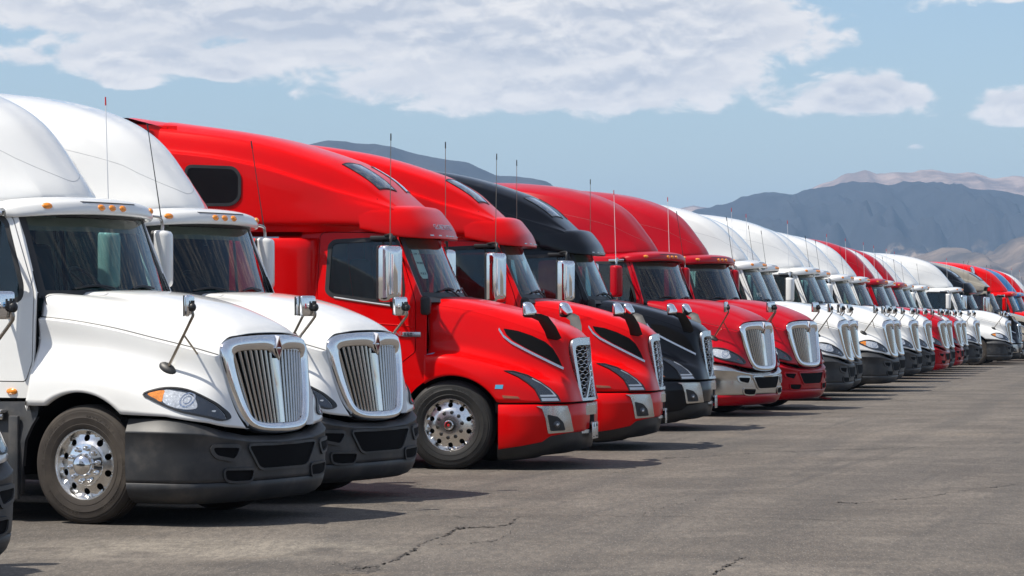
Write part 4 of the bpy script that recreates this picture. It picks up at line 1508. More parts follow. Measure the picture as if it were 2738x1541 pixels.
    vz = np.array([
        [(-.74, 0, 3.01), (-.62, 0, 3.02), (-.50, 0, 3.005), (-.40, 0, 2.90), (-.315, 0, 2.78), (-.275, 0, 2.655), (-.30, 0, 2.64), (-.45, 0, 2.66)],
        [(-.76, .42, 3.01), (-.64, .43, 3.02), (-.52, .44, 3.0), (-.425, .46, 2.89), (-.345, .47, 2.775), (-.305, .48, 2.652), (-.33, .48, 2.638), (-.47, .47, 2.66)],
        [(-.80, .70, 3.0), (-.71, .73, 3.01), (-.60, .76, 2.975), (-.52, .785, 2.875), (-.45, .80, 2.765), (-.415, .81, 2.65), (-.44, .81, 2.637), (-.56, .79, 2.66)],
        [(-.86, .88, 2.98), (-.82, .90, 2.985), (-.76, .925, 2.945), (-.70, .945, 2.86), (-.65, .96, 2.765), (-.625, .965, 2.665), (-.65, .96, 2.65), (-.72, .94, 2.67)],
        [(-.97, .985, 2.97), (-.95, .99, 2.97), (-.92, 1.005, 2.93), (-.89, 1.015, 2.855), (-.86, 1.022, 2.78), (-.85, 1.022, 2.70), (-.87, 1.01, 2.69), (-.92, .99, 2.70)],
        [(-1.12, 1.02, 2.95), (-1.12, 1.02, 2.95), (-1.11, 1.03, 2.92), (-1.10, 1.04, 2.86), (-1.09, 1.045, 2.80), (-1.09, 1.045, 2.745), (-1.10, 1.03, 2.735), (-1.12, 1.0, 2.74)]])
    vme = grid_mesh('sun_visor', cr_axis(cr_axis(full_rows(vz), 5).transpose(1, 0, 2), 4))
    vis = O('sun_visor', vme, 'bright_red_paint', root, 'visor')
    vb = bvh_of(vme)
    for y in (-.62, -.40, -.14, .0, .14, .40, .62):
        P_, N_ = project(vb, [(y, 2.672)], 'x')
        O('marker_light', MB().box(P_[0], (.014, .085, .016), Vector(N_[0]).to_track_quat('X', 'Z').to_matrix(), .004).mesh('marker_light'), 'brushed_chrome', vis)
    # ---- sleeper sides
    slp = np.array([[(x, y, z) for x, y in ((-1.60, 1.02), (-1.63, 1.09), (-1.70, 1.14), (-1.82, 1.175), (-2.05, 1.20), (-2.6, 1.215), (-3.5, 1.215))] for z in (.88, 1.4, 2.0, 2.50, 2.60, 2.635)])
    slp[-1, :, 1] -= .03
    slp[-2, :, 1] -= .004
    sm_ = slp.copy()
    sm_[..., 1] *= -1
    top_ = np.array([[(x, y, z) for x in (-1.60, -2.5, -3.5)] for y, z in ((-1.13, 2.635), (1.13, 2.635))])
    smb = MB()
    for g in (slp, sm_, top_):
        nv, nu = g.shape[:2]
        smb.add(g.reshape(-1, 3), [(i * nu + j, i * nu + j + 1, (i + 1) * nu + j + 1, (i + 1) * nu + j) for i in range(nv - 1) for j in range(nu - 1)])
    O('sleeper', smb.mesh('sleeper', True, 35), 'bright_red_paint', root, 'paint')
    # ---- interior
    im = MB()
    im.add([(-1.79, -1.0, 1.0), (-1.79, 1.0, 1.0), (-1.79, .95, 2.8), (-1.79, -.95, 2.8)], [(0, 1, 2, 3)])
    im.add([(-.3, -1.0, 1.1), (-.3, 1.0, 1.1), (-1.79, 1.0, 1.1), (-1.79, -1.0, 1.1)], [(0, 1, 2, 3)])
    im.add([(-.62, -.9, 2.79), (-.62, .9, 2.79), (-1.79, .95, 2.79), (-1.79, -.95, 2.79)], [(0, 1, 2, 3)])
    O('cab_interior', im.mesh('cab_interior', False), 'dark_interior', root)
    dm = MB().box((-.52, 0, 1.88), (.46, 1.86, .16), bevel=.05, seg=3)
    dm.box((-.70, .42, 1.95), (.22, .62, .14), bevel=.05, seg=3)
    O('dashboard', dm.mesh('dashboard'), 'dash_vinyl', root)
    sw = MB()
    rotw = Matrix.Rotation(R(-40), 3, 'Y')
    sw.tube([rotw @ Vector((0, .22 * math.cos(a), .22 * math.sin(a))) + Vector((-.88, .42, 2.05)) for a in np.linspace(0, 2 * math.pi, 25)], .016, 8, caps=False)
    sw.tube([(-.7, .42, 1.92), (-.88, .42, 2.05)], .03, 8)
    O('steering_wheel', sw.mesh('steering_wheel'), 'black_plastic', root)
    for s in (-1, 1):
        st = MB().box((-1.22, s * .5, 1.55), (.5, .5, .16), bevel=.06, seg=3)
        st.box((-1.46, s * .5, 2.0), (.16, .5, .85), Matrix.Rotation(R(-8), 3, 'Y'), .06, 3)
        O('seat', st.mesh('seat'), 'seat_fabric', root)
    # lower side
    sf = fillet([(-.60, .70), (-.64, .5), (-.66, .24), (-.78, .20), (-4.2, .22), (-4.2, .98), (-.70, .90)], .02, 2)
    for s in (-1, 1):
        O('side_fairing', side_panel('side_fairing', sf, (), lambda x, z: 1.12, s, .2, .012, .03), 'black_plastic', root)
    make_side_mirror(root, -.66, 1.34, 1.90, 2.545, .28, 'chrome', None, False, True, 34)
    add_antennas(root, [((-.66, -1.30, 2.62), (-.64, -1.34, 3.80), 'steel_arm', 'black_plastic'), ((-.66, 1.34, 2.62), (-.66, 1.34, 3.85), 'steel_arm', 'black_plastic')])
    wheel_well(root, V_ARCH[0], V_ARCH[1], V_ARCH[2] + .02)
    add_wheels(root, 'open')
    add_chassis(root)
    return root


glass('side_glass_roof', (.05, .07, .09), 1.6)
glass('side_glass_dark', (.03, .035, .04), .8)
V_VENT = [(.547, 1.600), (.703, 1.573), (.858, 1.52), (1.013, 1.445), (1.095, 1.371), (1.157, 1.264), (1.199, 1.163), (1.023, 1.265), (.817, 1.371), (.659, 1.462), (.583, 1.531)]
V_VENT_LOW = [(.497, 1.607), (.555, 1.522), (.644, 1.452), (.80, 1.368), (1.005, 1.262), (1.21, 1.152)]
V_LENS = [(.628, 1.119), (.719, 1.110), (.873, 1.063), (1.009, .994), (1.121, .915), (1.202, .835), (1.235, .775), (1.045, .775), (1.024, .822), (.969, .922), (.883, .995), (.776, 1.063)]
V_LED = [[(1.035, .83), (1.19, .83), (1.172, .85), (1.028, .85)], [(1.052, .782), (1.225, .782), (1.203, .815), (1.042, .815)]]
V_LINE = [(.927, 1.028), (1.04, .968), (1.125, .90), (1.185, .83), (1.195, .835), (1.133, .91), (1.045, .978), (.93, 1.036)]
V_FOG = [(.985, .725), (1.285, .725), (1.311, .618), (1.333, .428), (1.108, .413), (1.084, .584), (1.051, .695)]
V_FOGLAMP = [(1.102, .631), (1.2, .602), (1.25, .537), (1.268, .446), (1.133, .441)]


# ------------------------------------------------------------------ sky
def make_sky():
    w = bpy.data.worlds.new('World')
    scene.world = w
    w.use_nodes = True
    t = NT(w.node_tree)
    sky = t.add('ShaderNodeTexSky', sky_type='NISHITA', sun_disc=False, sun_elevation=SUN_EL, sun_rotation=SUN_AZ,
                altitude=600, air_density=1.0, dust_density=SKY_DUST, ozone_density=2.5)
    d = t.add('ShaderNodeTexCoord').outputs['Generated']
    sp = t.add('ShaderNodeSeparateXYZ', {0: d})
    az = t.math('MULTIPLY', t.math('ARCTAN2', sp.outputs[0], sp.outputs[1]), 57.2958)     # degrees, 0 = +Y
    el = t.math('MULTIPLY', t.math('ARCSINE', sp.outputs[2]), 57.2958)
    def bump(a0, e0, wa, we, k):
        da = t.math('DIVIDE', t.math('SUBTRACT', az, a0), wa)
        de = t.math('DIVIDE', t.math('SUBTRACT', el, e0), we)
        r2 = t.math('ADD', t.math('MULTIPLY', da, da), t.math('MULTIPLY', de, de))
        return t.math('MULTIPLY', t.math('POWER', 2.718, t.math('MULTIPLY', r2, -1.0)), k)
    bias = -.44
    for b in CLOUDS:
        bias = t.math('ADD', bump(*b), bias)
    # the rest of the sky: broken cloud from the noise alone
    high = t.math('MULTIPLY', t.smooth(el, 6.5, 10), .42)
    aside = t.math('MULTIPLY', t.math('MULTIPLY', t.smooth(t.math('ABSOLUTE', az), 12, 22), t.smooth(el, 2.5, 4)), .42)
    bias = t.math('ADD', bias, t.math('MAXIMUM', high, aside))

    def field(dz):
        e2 = t.math('ADD', el, dz)
        q = t.add('ShaderNodeCombineXYZ', {0: t.math('MULTIPLY', az, .34), 1: t.math('MULTIPLY', e2, .95), 2: 2.3}).outputs[0]
        q2 = t.add('ShaderNodeCombineXYZ', {0: t.math('MULTIPLY', az, .62), 1: t.math('MULTIPLY', e2, 1.25), 2: 7.7}).outputs[0]
        n1 = t.noise(q, 1.2, 5, .55, .3)
        n2 = t.noise(q2, 1.9, 10, .56, .35)
        return t.math('ADD', t.math('MULTIPLY', t.math('SUBTRACT', n1, .5), .60), t.math('MULTIPLY', t.math('SUBTRACT', n2, .5), .95)), n1, n2
    f0, n1, n2 = field(0.0)
    f1, _, _ = field(.16)
    dens = t.math('ADD', f0, bias)
    cover = t.smooth(dens, -.06, .17)
    # sunlit heads against greyer hollows: density falls off towards the light
    lit = t.math('ADD', .5, t.math('MULTIPLY', t.math('SUBTRACT', f0, f1), 2.4), clamp=True)
    lit = t.smooth(lit, .12, .88)
    thick = t.smooth(dens, .10, .60)
    soft = t.smooth(n1, .42, .62)
    shade = t.math('MULTIPLY', t.math('ADD', t.math('MULTIPLY', thick, .55), .45), t.math('SUBTRACT', 1.0, t.math('ADD', t.math('MULTIPLY', lit, .62), t.math('MULTIPLY', soft, .30))), clamp=True)
    shade = t.math('ADD', shade, bump(-4.2, 5.25, 3.0, .42, .45), clamp=True)
    k = CLOUD_K
    ccol = t.mix(shade, (1.08 * k, 1.02 * k, .965 * k), (.60 * k, .62 * k, .68 * k))
    out = t.mix(t.math('MULTIPLY', cover, .96), sky.outputs[0], ccol)
    bg = t.add('ShaderNodeBackground', {0: out, 1: SKY_STRENGTH})
    t.add('ShaderNodeOutputWorld', {0: bg})


SKY_STRENGTH = .108
SKY_DUST = 1.5
CLOUD_K = .80 / SKY_STRENGTH
# azimuth, elevation, half-widths (degrees), strength
CLOUDS = [(-8.0, 6.1, 5.2, 1.20, 1.05), (.4, 5.3, 5.0, 1.35, 1.05), (3.7, 5.25, 2.6, .95, .5), (5.4, 4.25, .75, .30, -.35), (8.4, 3.9, .45, .4, -.35), (-7.1, 4.66, 2.0, .25, .75), (-7.35, 4.26, .65, .17, .72), (-5.45, 4.40, .5, .13, .68),
          (6.7, 3.98, 1.35, .38, .95), (9.45, 3.74, 1.05, .36, .95), (7.6, 3.03, .32, .11, .62), (9.3, 5.85, 1.3, .2, .75), (.8, 4.05, 4.2, .40, .45)]
make_sky()


# ------------------------------------------------------------------ ground
def asphalt():
    m, t = mat('asphalt')
    co = t.add('ShaderNodeTexCoord').outputs['Object']
    sp = t.add('ShaderNodeSeparateXYZ', {0: co})
    x, y = sp.outputs[0], sp.outputs[1]
    an = t.add('ShaderNodeVectorMath', {0: co, 1: (1.0, .22, 1.0)}, operation='MULTIPLY').outputs[0]
    fine = t.noise(an, 16, 5, .8)
    grit = t.noise(an, 62, 2, .6)
    mid = t.noise(co, 1.6, 6, .62)
    big = t.noise(co, .13, 5, .6, .6)
    # wheel lanes run along the row of trucks
    u = t.math('SUBTRACT', t.math('MULTIPLY', x, .972), t.math('MULTIPLY', y, .235))
    v = t.math('ADD', t.math('MULTIPLY', x, .235), t.math('MULTIPLY', y, .972))
    st = t.add('ShaderNodeCombineXYZ', {0: t.math('MULTIPLY', u, .75), 1: t.math('MULTIPLY', v, .035), 2: 0.0}).outputs[0]
    s1 = t.noise(st, 1.2, 6, .62, .5)
    st2 = t.add('ShaderNodeCombineXYZ', {0: t.math('MULTIPLY', u, 2.4), 1: t.math('MULTIPLY', v, .10), 2: 4.0}).outputs[0]
    s2 = t.noise(st2, 1.3, 5, .65, .8)
    blo = t.noise(co, .55, 7, .66, .5)
    base = t.mix(t.smooth(blo, .30, .70), (.086, .073, .061), (.158, .136, .114))
    base = t.mix(t.math('MULTIPLY', t.smooth(s1, .46, .62), .55), base, (.072, .064, .057))
    base = t.mix(t.math('MULTIPLY', t.smooth(s2, .54, .70), .48), base, (.058, .052, .047))
    base = t.mix(t.math('MULTIPLY', t.smooth(big, .50, .72), .45), base, (.215, .18, .142))
    base = t.mix(t.math('MULTIPLY', t.smooth(mid, .56, .78), .30), base, (.066, .058, .052))
    # dusty drift and dark drips by the nearest trucks
    dx_ = t.math('DIVIDE', t.math('ADD', x, 2.3), 2.0)
    dy_ = t.math('DIVIDE', t.math('SUBTRACT', y, 23.0), 1.3)
    rr_ = t.math('ADD', t.math('MULTIPLY', dx_, dx_), t.math('MULTIPLY', dy_, dy_))
    dn_ = t.noise(co, 1.3, 6, .65)
    dust = t.math('MULTIPLY', t.smooth(t.math('ADD', rr_, t.math('MULTIPLY', dn_, 1.6)), 2.0, .7), t.smooth(dn_, .35, .6))
    base = t.mix(t.math('MULTIPLY', dust, .75), base, (.30, .265, .215))
    blot = t.noise(co, .55, 3, .5, 1.5)
    base = t.mix(t.math('MULTIPLY', t.smooth(blot, .66, .76), .5), base, (.045, .042, .040))
    tan = t.noise(t.add('ShaderNodeVectorMath', {0: co, 1: (31, 7, 0)}, operation='ADD').outputs[0], .38, 4, .6, .8)
    base = t.mix(t.math('MULTIPLY', t.smooth(tan, .62, .78), .45), base, (.20, .15, .10))
    base = t.mix(t.smooth(fine, .38, .62), t.mix(.42, base, (.035, .032, .03)), base)
    base = t.mix(t.math('MULTIPLY', t.smooth(grit, .58, .70), .34), base, (.36, .33, .295))
    base = t.mix(t.math('MULTIPLY', t.smooth(grit, .42, .32), .40), base, (.030, .027, .025))
    # cracks
    wob = t.add('ShaderNodeVectorMath', {0: co, 1: t.add('ShaderNodeVectorMath', {0: t.add('ShaderNodeTexNoise', {'Vector': co, 'Scale': 1.1, 'Detail': 5, 'Roughness': .7}).outputs[1], 3: 2.2}, operation='SCALE').outputs[0]}, operation='ADD').outputs[0]
    vo = t.add('ShaderNodeTexVoronoi', {'Vector': wob, 'Scale': .085}, feature='DISTANCE_TO_EDGE').outputs[0]
    gate = t.smooth(t.noise(co, .22, 2), .50, .60)
    ck = t.math('MULTIPLY', t.math('SUBTRACT', 1.0, t.smooth(vo, .0004, .0030)), gate)
    base = t.mix(t.math('MULTIPLY', ck, .8), base, (.020, .019, .018))
    h = t.math('ADD', t.math('MULTIPLY', fine, .5), t.math('ADD', t.math('MULTIPLY', grit, .35), t.math('MULTIPLY', ck, -1.4)))
    bp = t.add('ShaderNodeBump', {'Height': h, 'Strength': .8, 'Distance': .012}).outputs[0]
    b = t.add('ShaderNodeBsdfPrincipled', {'Base Color': base, 'Roughness': t.math('ADD', .78, t.math('MULTIPLY', mid, .14)), 'Normal': bp, 'Specular IOR Level': .35})
    t.add('ShaderNodeOutputMaterial', {0: b})


def desert():
    m, t = mat('desert')
    co = t.add('ShaderNodeTexCoord').outputs['Object']
    n = t.noise(co, .004, 8, .65)
    n2 = t.noise(co, .05, 6, .7)
    c = t.mix(t.smooth(n, .35, .68), (.30, .25, .20), (.19, .165, .135))
    c = t.mix(t.math('MULTIPLY', t.smooth(n2, .55, .7), .6), c, (.10, .10, .07))
    b = t.add('ShaderNodeBsdfPrincipled', {'Base Color': c, 'Roughness': .95, 'Specular IOR Level': .1})
    t.add('ShaderNodeOutputMaterial', {0: b})


asphalt()
desert()


def lot_z(y):
    """the lot falls away gently beyond the first trucks"""
    return -.0042 * max(0.0, y - 58)


def strip_sheet(name, x0, x1, ys, zf, m):
    v = []
    for y in ys:
        v += [(x0, y, zf(y)), (x1, y, zf(y))]
    me = bpy.data.meshes.new(name)
    me.from_pydata(v, [], [(2 * i, 2 * i + 1, 2 * i + 3, 2 * i + 2) for i in range(len(ys) - 1)])
    o = O(name, me, m)
    o['kind'] = 'structure'
    return o


lot = strip_sheet('parking_lot', -160, 160, [-120, -40, 0, 20, 40, 58, 75, 95, 120, 150, 200], lot_z, 'asphalt')
strip_sheet('ground', -30000, 30000, [-9000, 0, 58, 200, 400, 30000], lambda y: -.06 + (lot_z(min(y, 200)) if y > 0 else 0), 'desert')
principled('crack_filler', (.066, .057, .050), rough=.85, vary=.4, vscale=3)
rc = random.Random(5)
for pts, w0 in [([(0.06, 26.53), (-0.05, 25.49), (-0.28, 25.22), (-0.43, 25.11), (-0.52, 24.43), (-0.7, 23.45), (-0.78, 22.55), (-0.89, 21.71), (-1.04, 21.32), (-1.16, 21.05)], 0.075), ([(5.24, 31.37), (4.97, 30.95), (4.54, 30.31), (3.96, 29.18), (3.59, 28.82), (3.23, 28.4), (2.99, 28.61)], 0.06), ([(-1.32, 27.02), (-0.71, 26.65), (-0.13, 26.47), (0.62, 26.65), (1.36, 26.53), (2.09, 26.36), (2.97, 26.06), (3.75, 25.83), (4.32, 25.49)], 0.018), ([(0.03, 25.06), (-0.12, 23.83), (-0.34, 23.55), (-0.66, 23.27)], 0.03), ([(2.53, 30.71), (2.09, 29.77), (1.64, 28.47), (1.38, 27.66), (1.12, 26.65)], 0.03), ([(1.7, 22.25), (1.55, 21.55), (1.45, 21.05), (1.37, 20.72)], 0.05)]:
    P = cr_axis(np.array(pts, float), 14)
    vv = []
    ff = []
    n_ = len(P)
    for i, (x, y) in enumerate(P):
        x += rc.gauss(0, .012)
        y += rc.gauss(0, .05)
        w = w0 * .5 * (.2 + rc.random() * 1.1) * (1 if 2 < i < n_ - 3 else .3)
        vv += [(x - w * .35, y - w, lot_z(y) + .004), (x + w * .35, y + w, lot_z(y) + .004)]
    for i in range(n_ - 1):
        ff.append((2 * i, 2 * i + 1, 2 * i + 3, 2 * i + 2))
    me = bpy.data.meshes.new('pavement_crack')
    me.from_pydata(vv, [], ff)
    O('pavement_crack', me, 'crack_filler', lot)


# ------------------------------------------------------------------ mountains
def rock(name, dark, pale, lo, hi, sunlit_z=None):
    m, t = mat(name)
    geo = t.add('ShaderNodeNewGeometry')
    co = t.add('ShaderNodeTexCoord').outputs['Object']
    n = t.noise(co, .0042, 9, .66, .6)
    n2 = t.noise(co, .022, 7, .72)
    f = t.math('ADD', n, t.math('MULTIPLY', t.math('SUBTRACT', n2, .5), .25))
    if sunlit_z:  # paler lower slopes: sunlight painted into the colour
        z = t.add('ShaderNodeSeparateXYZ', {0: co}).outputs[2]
        f = t.math('ADD', f, t.math('MULTIPLY', t.math('SUBTRACT', 1.0, t.smooth(z, sunlit_z[0], sunlit_z[1])), sunlit_z[2]))
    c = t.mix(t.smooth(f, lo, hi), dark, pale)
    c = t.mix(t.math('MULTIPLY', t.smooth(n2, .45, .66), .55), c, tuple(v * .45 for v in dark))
    n3 = t.noise(co, .009, 6, .7, .8)
    c = t.mix(t.math('MULTIPLY', t.smooth(n3, .52, .70), .35), c, tuple(v * 1.6 for v in dark))
    b = t.add('ShaderNodeBsdfPrincipled', {'Base Color': c, 'Roughness': .95, 'Specular IOR Level': .08})
    t.add('ShaderNodeOutputMaterial', {0: b})


rock('cloud_shaded_rock', (.028, .029, .034), (.34, .26, .20), .66, .80, (20, 190, .30))  # cloud shadow painted as the dark tone, sunlit slopes as tan
rock('left_rock', (.034, .033, .035), (.085, .073, .068), .55, .8)
rock('pale_rock', (.17, .12, .095), (.40, .295, .235), .40, .66)
rock('foot_rock', (.060, .055, .054), (.27, .205, .16), .40, .72)  # tan patches paint sunlit ground, the dark ones cloud shadow


def range_mesh(name, D, depth, prof, m, nx=260, ny=40, rough=1.0, seed=0.0, lin=2.0):
    """ridge whose skyline stands at the given (pixel x, pixel y) of a 2576-wide frame, at distance D"""
    px = np.array([p[0] for p in prof], float)
    py = np.array([p[1] for p in prof], float)
    f = 7600.0
    v = []
    X = np.linspace(px[0], px[-1], nx)
    H = 1.83 + (776 - np.interp(X, px, py)) / f * D
    for j in range(ny):
        s = j / (ny - 1)                       # 0 foot in front, .62 crest, 1 back
        y = D + (s - .62) * depth
        k = s / .62 if s <= .62 else max(0.0, 1 - (s - .62) / .38)
        k2 = k ** 1.25
        for i in range(nx):
            xw = (X[i] - 1288) / f * D
            p = Vector((xw / 230 + seed, y / 300, seed * 1.7))
            rid = 1 - abs(noise.fractal(p, .9, 2.1, 6)) * 1.0
            gul = 1 - abs(noise.noise(Vector((xw / 75 + seed + .5 * noise.noise(p * 2), y / 900, 3.3)))) * 1.6
            am = H[i] * rough * (4 * k * (1 - k) * .8 + .03)
            z = H[i] * k2 + am * .45 * (rid - .72) + am * .34 * (gul - .5)
            v.append((xw, y, z - 3 * (1 - min(1, k * 6))))
    fcs = []
    for j in range(ny - 1):
        for i in range(nx - 1):
            a = j * nx + i
            fcs.append((a, a + 1, a + nx + 1, a + nx))
    me = bpy.data.meshes.new(name)
    me.from_pydata(v, [], fcs)
    for p in me.polygons:
        p.use_smooth = True
    me.update()
    o = O(name, me, m)
    o['kind'] = 'structure'
    return o


range_mesh('mountain', 6200, 2600, [(-1800, 560), (-900, 470), (-300, 420), (200, 400), (600, 372), (760, 362), (815, 355), (870, 353), (930, 362), (1010, 372), (1070, 386), (1120, 398), (1180, 408), (1210, 420), (1250, 437), (1300, 442),
                                     (1340, 447), (1372, 456), (1390, 466), (1440, 520), (1520, 640), (1600, 776)], 'left_rock', 300, 40, .9, 1.3)
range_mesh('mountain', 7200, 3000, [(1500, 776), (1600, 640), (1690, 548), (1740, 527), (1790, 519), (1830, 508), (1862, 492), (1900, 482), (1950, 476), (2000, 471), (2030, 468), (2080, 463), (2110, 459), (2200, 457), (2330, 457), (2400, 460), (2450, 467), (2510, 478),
                                     (2576, 492), (2700, 515), (2900, 560), (3200, 640), (3600, 740)], 'cloud_shaded_rock', 300, 44, 1.0, 5.1)
range_mesh('mountain', 9800, 3600, [(1400, 776), (1560, 640), (1690, 523), (1725, 516), (1742, 512), (1770, 517), (1800, 521), (1900, 520), (2000, 484), (2040, 466), (2090, 446), (2118, 432), (2150, 427), (2172, 421), (2200, 428), (2240, 428), (2290, 424), (2320, 418), (2345, 417),
                                      (2375, 425), (2410, 428), (2440, 426), (2480, 433), (2540, 436), (2576, 438), (2700, 452), (2900, 480), (3300, 560), (3900, 776)], 'pale_rock', 300, 36, .5, 9.7)
range_mesh('foothill', 4600, 1800, [(1900, 776), (2000, 752), (2120, 700), (2250, 668), (2320, 640), (2370, 622), (2420, 626), (2460, 650), (2500, 636), (2545, 600), (2576, 588), (2650, 572), (2760, 575), (2900, 600), (3100, 690), (3300, 776)], 'foot_rock', 260, 50, 1.3, 14.2)

# distant air
hz, th_ = mat('haze_air')
th_.add('ShaderNodeOutputMaterial', {1: th_.add('ShaderNodeVolumePrincipled', {'Color': (.42, .66, 1.0, 1), 'Density': 7.5e-5, 'Anisotropy': 0.0})})
hb_ = MB().box((0, 5500, 259), (30000, 21000, 522))
ho_ = O('haze', hb_.mesh('haze', False), 'haze_air')
ho_['kind'] = 'stuff'


# ------------------------------------------------------------------ trucks
def origin(tree):
    return [tree] + list(tree.children_recursive)


def dup(tree, roles):
    """copy a truck with all of its parts; parts share their meshes"""
    table = {}
    base = {}
    for o in origin(tree):
        c = o.copy()
        col.objects.link(c)
        table[o] = c
    for o, c in table.items():
        if o.parent in table:
            c.parent = table[o.parent]
        r = ROLE.get(o.name)
        if r and r in roles and roles[r]:
            c.material_slots[0].link = 'OBJECT'
            c.material_slots[0].material = MATS[roles[r]]
    return table[tree], table


def place(o, ox, oy, psi, label, cat='truck', group='semi trucks parked in a row'):
    o.location = (ox, oy, lot_z(oy))
    o.rotation_euler = (0, 0, -R(psi))
    o['label'] = label
    o['category'] = cat
    o['group'] = group


PRO = build_pro()
VNL = build_vnl()


def recolour(tree, roles):
    for o in origin(tree):
        r = ROLE.get(o.name)
        if r and r in roles:
            o.material_slots[0].link = 'OBJECT'
            o.material_slots[0].material = MATS[roles[r]]


WHITE = dict(paint='white_paint', bumper='bumper_plastic', bumper_lower='bumper_plastic', tyre='dusty_tyre')
CRIM = dict(paint='crimson_paint', bumper='crimson_paint', bumper_lower='crimson_paint', tyre='black_tyre')
CRIMC = dict(paint='crimson_paint', bumper='brushed_chrome', bumper_lower='crimson_paint', tyre='black_tyre')
RED = dict(paint='bright_red_paint', bumper='bright_red_paint', visor='bright_red_paint', tyre='black_tyre')
BLACK = dict(paint='navy_black_paint', bumper='navy_black_paint', visor='navy_black_paint', tyre='black_tyre')
TAN = dict(paint='tan_paint', bumper='black_plastic', visor='tan_paint', tyre='black_tyre')
BLUE = dict(paint='blue_paint', bumper='bumper_plastic', bumper_lower='bumper_plastic', tyre='black_tyre')
REDP = dict(paint='bright_red_paint', bumper='bumper_plastic', bumper_lower='bumper_plastic', tyre='black_tyre')

PROS = [
    (-4.70, 19.41, 30, WHITE, 'white semi truck cut off by the frame, only its bumper corner and hood mirror showing'),
    (-3.097, 26.606, 27, WHITE, 'nearest whole white semi truck with dark grey bumper and dusty front tyre'),
    (-2.376, 29.526, 27, WHITE, 'second white semi truck, between the nearest white one and the first bright red one'),
    (3.233, 52.2, 27.7, CRIMC, 'crimson semi truck with a chrome front bumper, beside the black truck'),
    (4.326, 55.4, 28.5, CRIM, 'crimson semi truck with a crimson bumper, beside the chrome bumpered one'),
    (5.62, 61.17, 13.2, WHITE, 'white semi truck right behind the two crimson ones, with small white writing on its windshield'),
    (6.17, 64.57, 13, WHITE, 'white semi truck tucked just behind the one with white windshield writing'),
    (7.46, 68.62, 15.5, WHITE, 'white semi truck with both amber lamp and grille clear, third white after the crimson pair'),
    (8.08, 72.31, 15, WHITE, 'white semi truck mostly hidden, fourth white after the crimson pair'),
    (9.44, 79.31, 15, WHITE, 'white semi truck with yellow marks on its windshield'),
    (10.34, 83.29, 14, WHITE, 'white semi truck just beyond the one with yellow windshield marks'),
    (11.33, 87.32, 15.5, CRIM, 'first of two small far crimson semi trucks among the white ones'),
    (12.07, 91.29, 14, WHITE, 'white semi truck between the two far crimson ones'),
    (12.93, 95.28, 13.5, CRIM, 'second of two small far crimson semi trucks among the white ones'),
    (13.65, 98.98, 13.5, WHITE, 'white semi truck right after the farther crimson one'),
    (14.71, 102.98, 13.5, WHITE, 'white semi truck next to last of the far white grilles'),
    (16.81, 109.27, 13, WHITE, 'last white semi truck of the row, its side window and front wheel in view'),
    (21.55, 126.0, 13, REDP, 'bright red semi truck with two chrome exhaust stacks near the end of the row'),
    (22.60, 130.2, 13, BLUE, 'blue semi truck near the end of the row beside the red one with stacks'),
    (23.65, 134.4, 13, REDP, 'red semi truck behind the blue one at the end of the row'),
    (24.6, 138.6, 13, WHITE, 'white semi truck farthest at the end of the row, only its roof in view'),
]
VNLS = [
    (-0.457, 35.394, 12.5, RED, 'nearest bright red semi truck with roof skylight and blue sticker on its fender'),
    (0.581, 39.94, 6, RED, 'second bright red semi truck, between the first red one and the black one'),
    (1.662, 46.099, 9.5, BLACK, 'glossy black semi truck with chrome edged side vents'),
    (17.64, 112.97, 13, BLACK, 'dark semi truck far down the row behind the last white one'),
    (18.15, 116.6, 13, RED, 'red semi truck almost hidden between the far dark one and the tan one'),
    (19.75, 121.0, 13, TAN, 'tan semi truck near the end of the row with its door window in view'),
]
made = {}
FACING = [(20.0, -3.0, WHITE), (21.2, 1.2, CRIM), (22.4, 5.4, WHITE), (23.6, 9.6, WHITE), (24.8, 13.8, BLUE), (26.0, 18.0, WHITE), (27.2, 22.2, CRIM), (28.4, 26.4, WHITE)]
for x, y, roles in FACING:
    t_ = dup(PRO, roles)
    place(t_[0], x, y, 20 + 180, 'semi truck of the facing row standing out of view to the right of the camera', group='semi trucks of the facing row')
for i, (x, y, a, roles, lab) in enumerate(PROS):
    t_ = dup(PRO, roles)
    made['p%d' % i] = t_
    place(t_[0], x, y, a, lab)
for i, (x, y, a, roles, lab) in enumerate(VNLS):
    t_ = dup(VNL, roles)
    made['v%d' % i] = t_
    place(t_[0], x, y, a, lab)


def find(key, name, n=0):
    root = made[key][0]
    k = [o for o in root.children_recursive if o.name.split('.')[0] == name]
    return k[n]


def remove(tops):
    names = []
    for o in tops:
        names += [c.name for c in o.children_recursive] + [o.name]
    for n in dict.fromkeys(names):
        if n in bpy.data.objects:
            bpy.data.objects.remove(bpy.data.objects[n])


def strip_parts(key, names):
    remove([o for o in made[key][0].children_recursive if o.name.split('.')[0] in names])


# headlights on the crimson trucks and several others have no amber signal
for k in ('p2', 'p3', 'p4'):
    strip_parts(k, ['turn_signal'])
# only the first of these trucks shows both antennas everywhere; thin a few out
for k in ('v2', 'p8', 'p15', 'v4', 'p17'):
    remove([o for o in made[k][0].children if o.name.split('.')[0] == 'antenna'][:1])
strip_parts('v5', ['sun_visor'])
m0 = [o for o in made['p0'][0].children if o.name.split('.')[0] == 'hood_mirror'][1]
m0.location.y += .12

# the template trucks are not part of the place
remove([PRO, VNL])

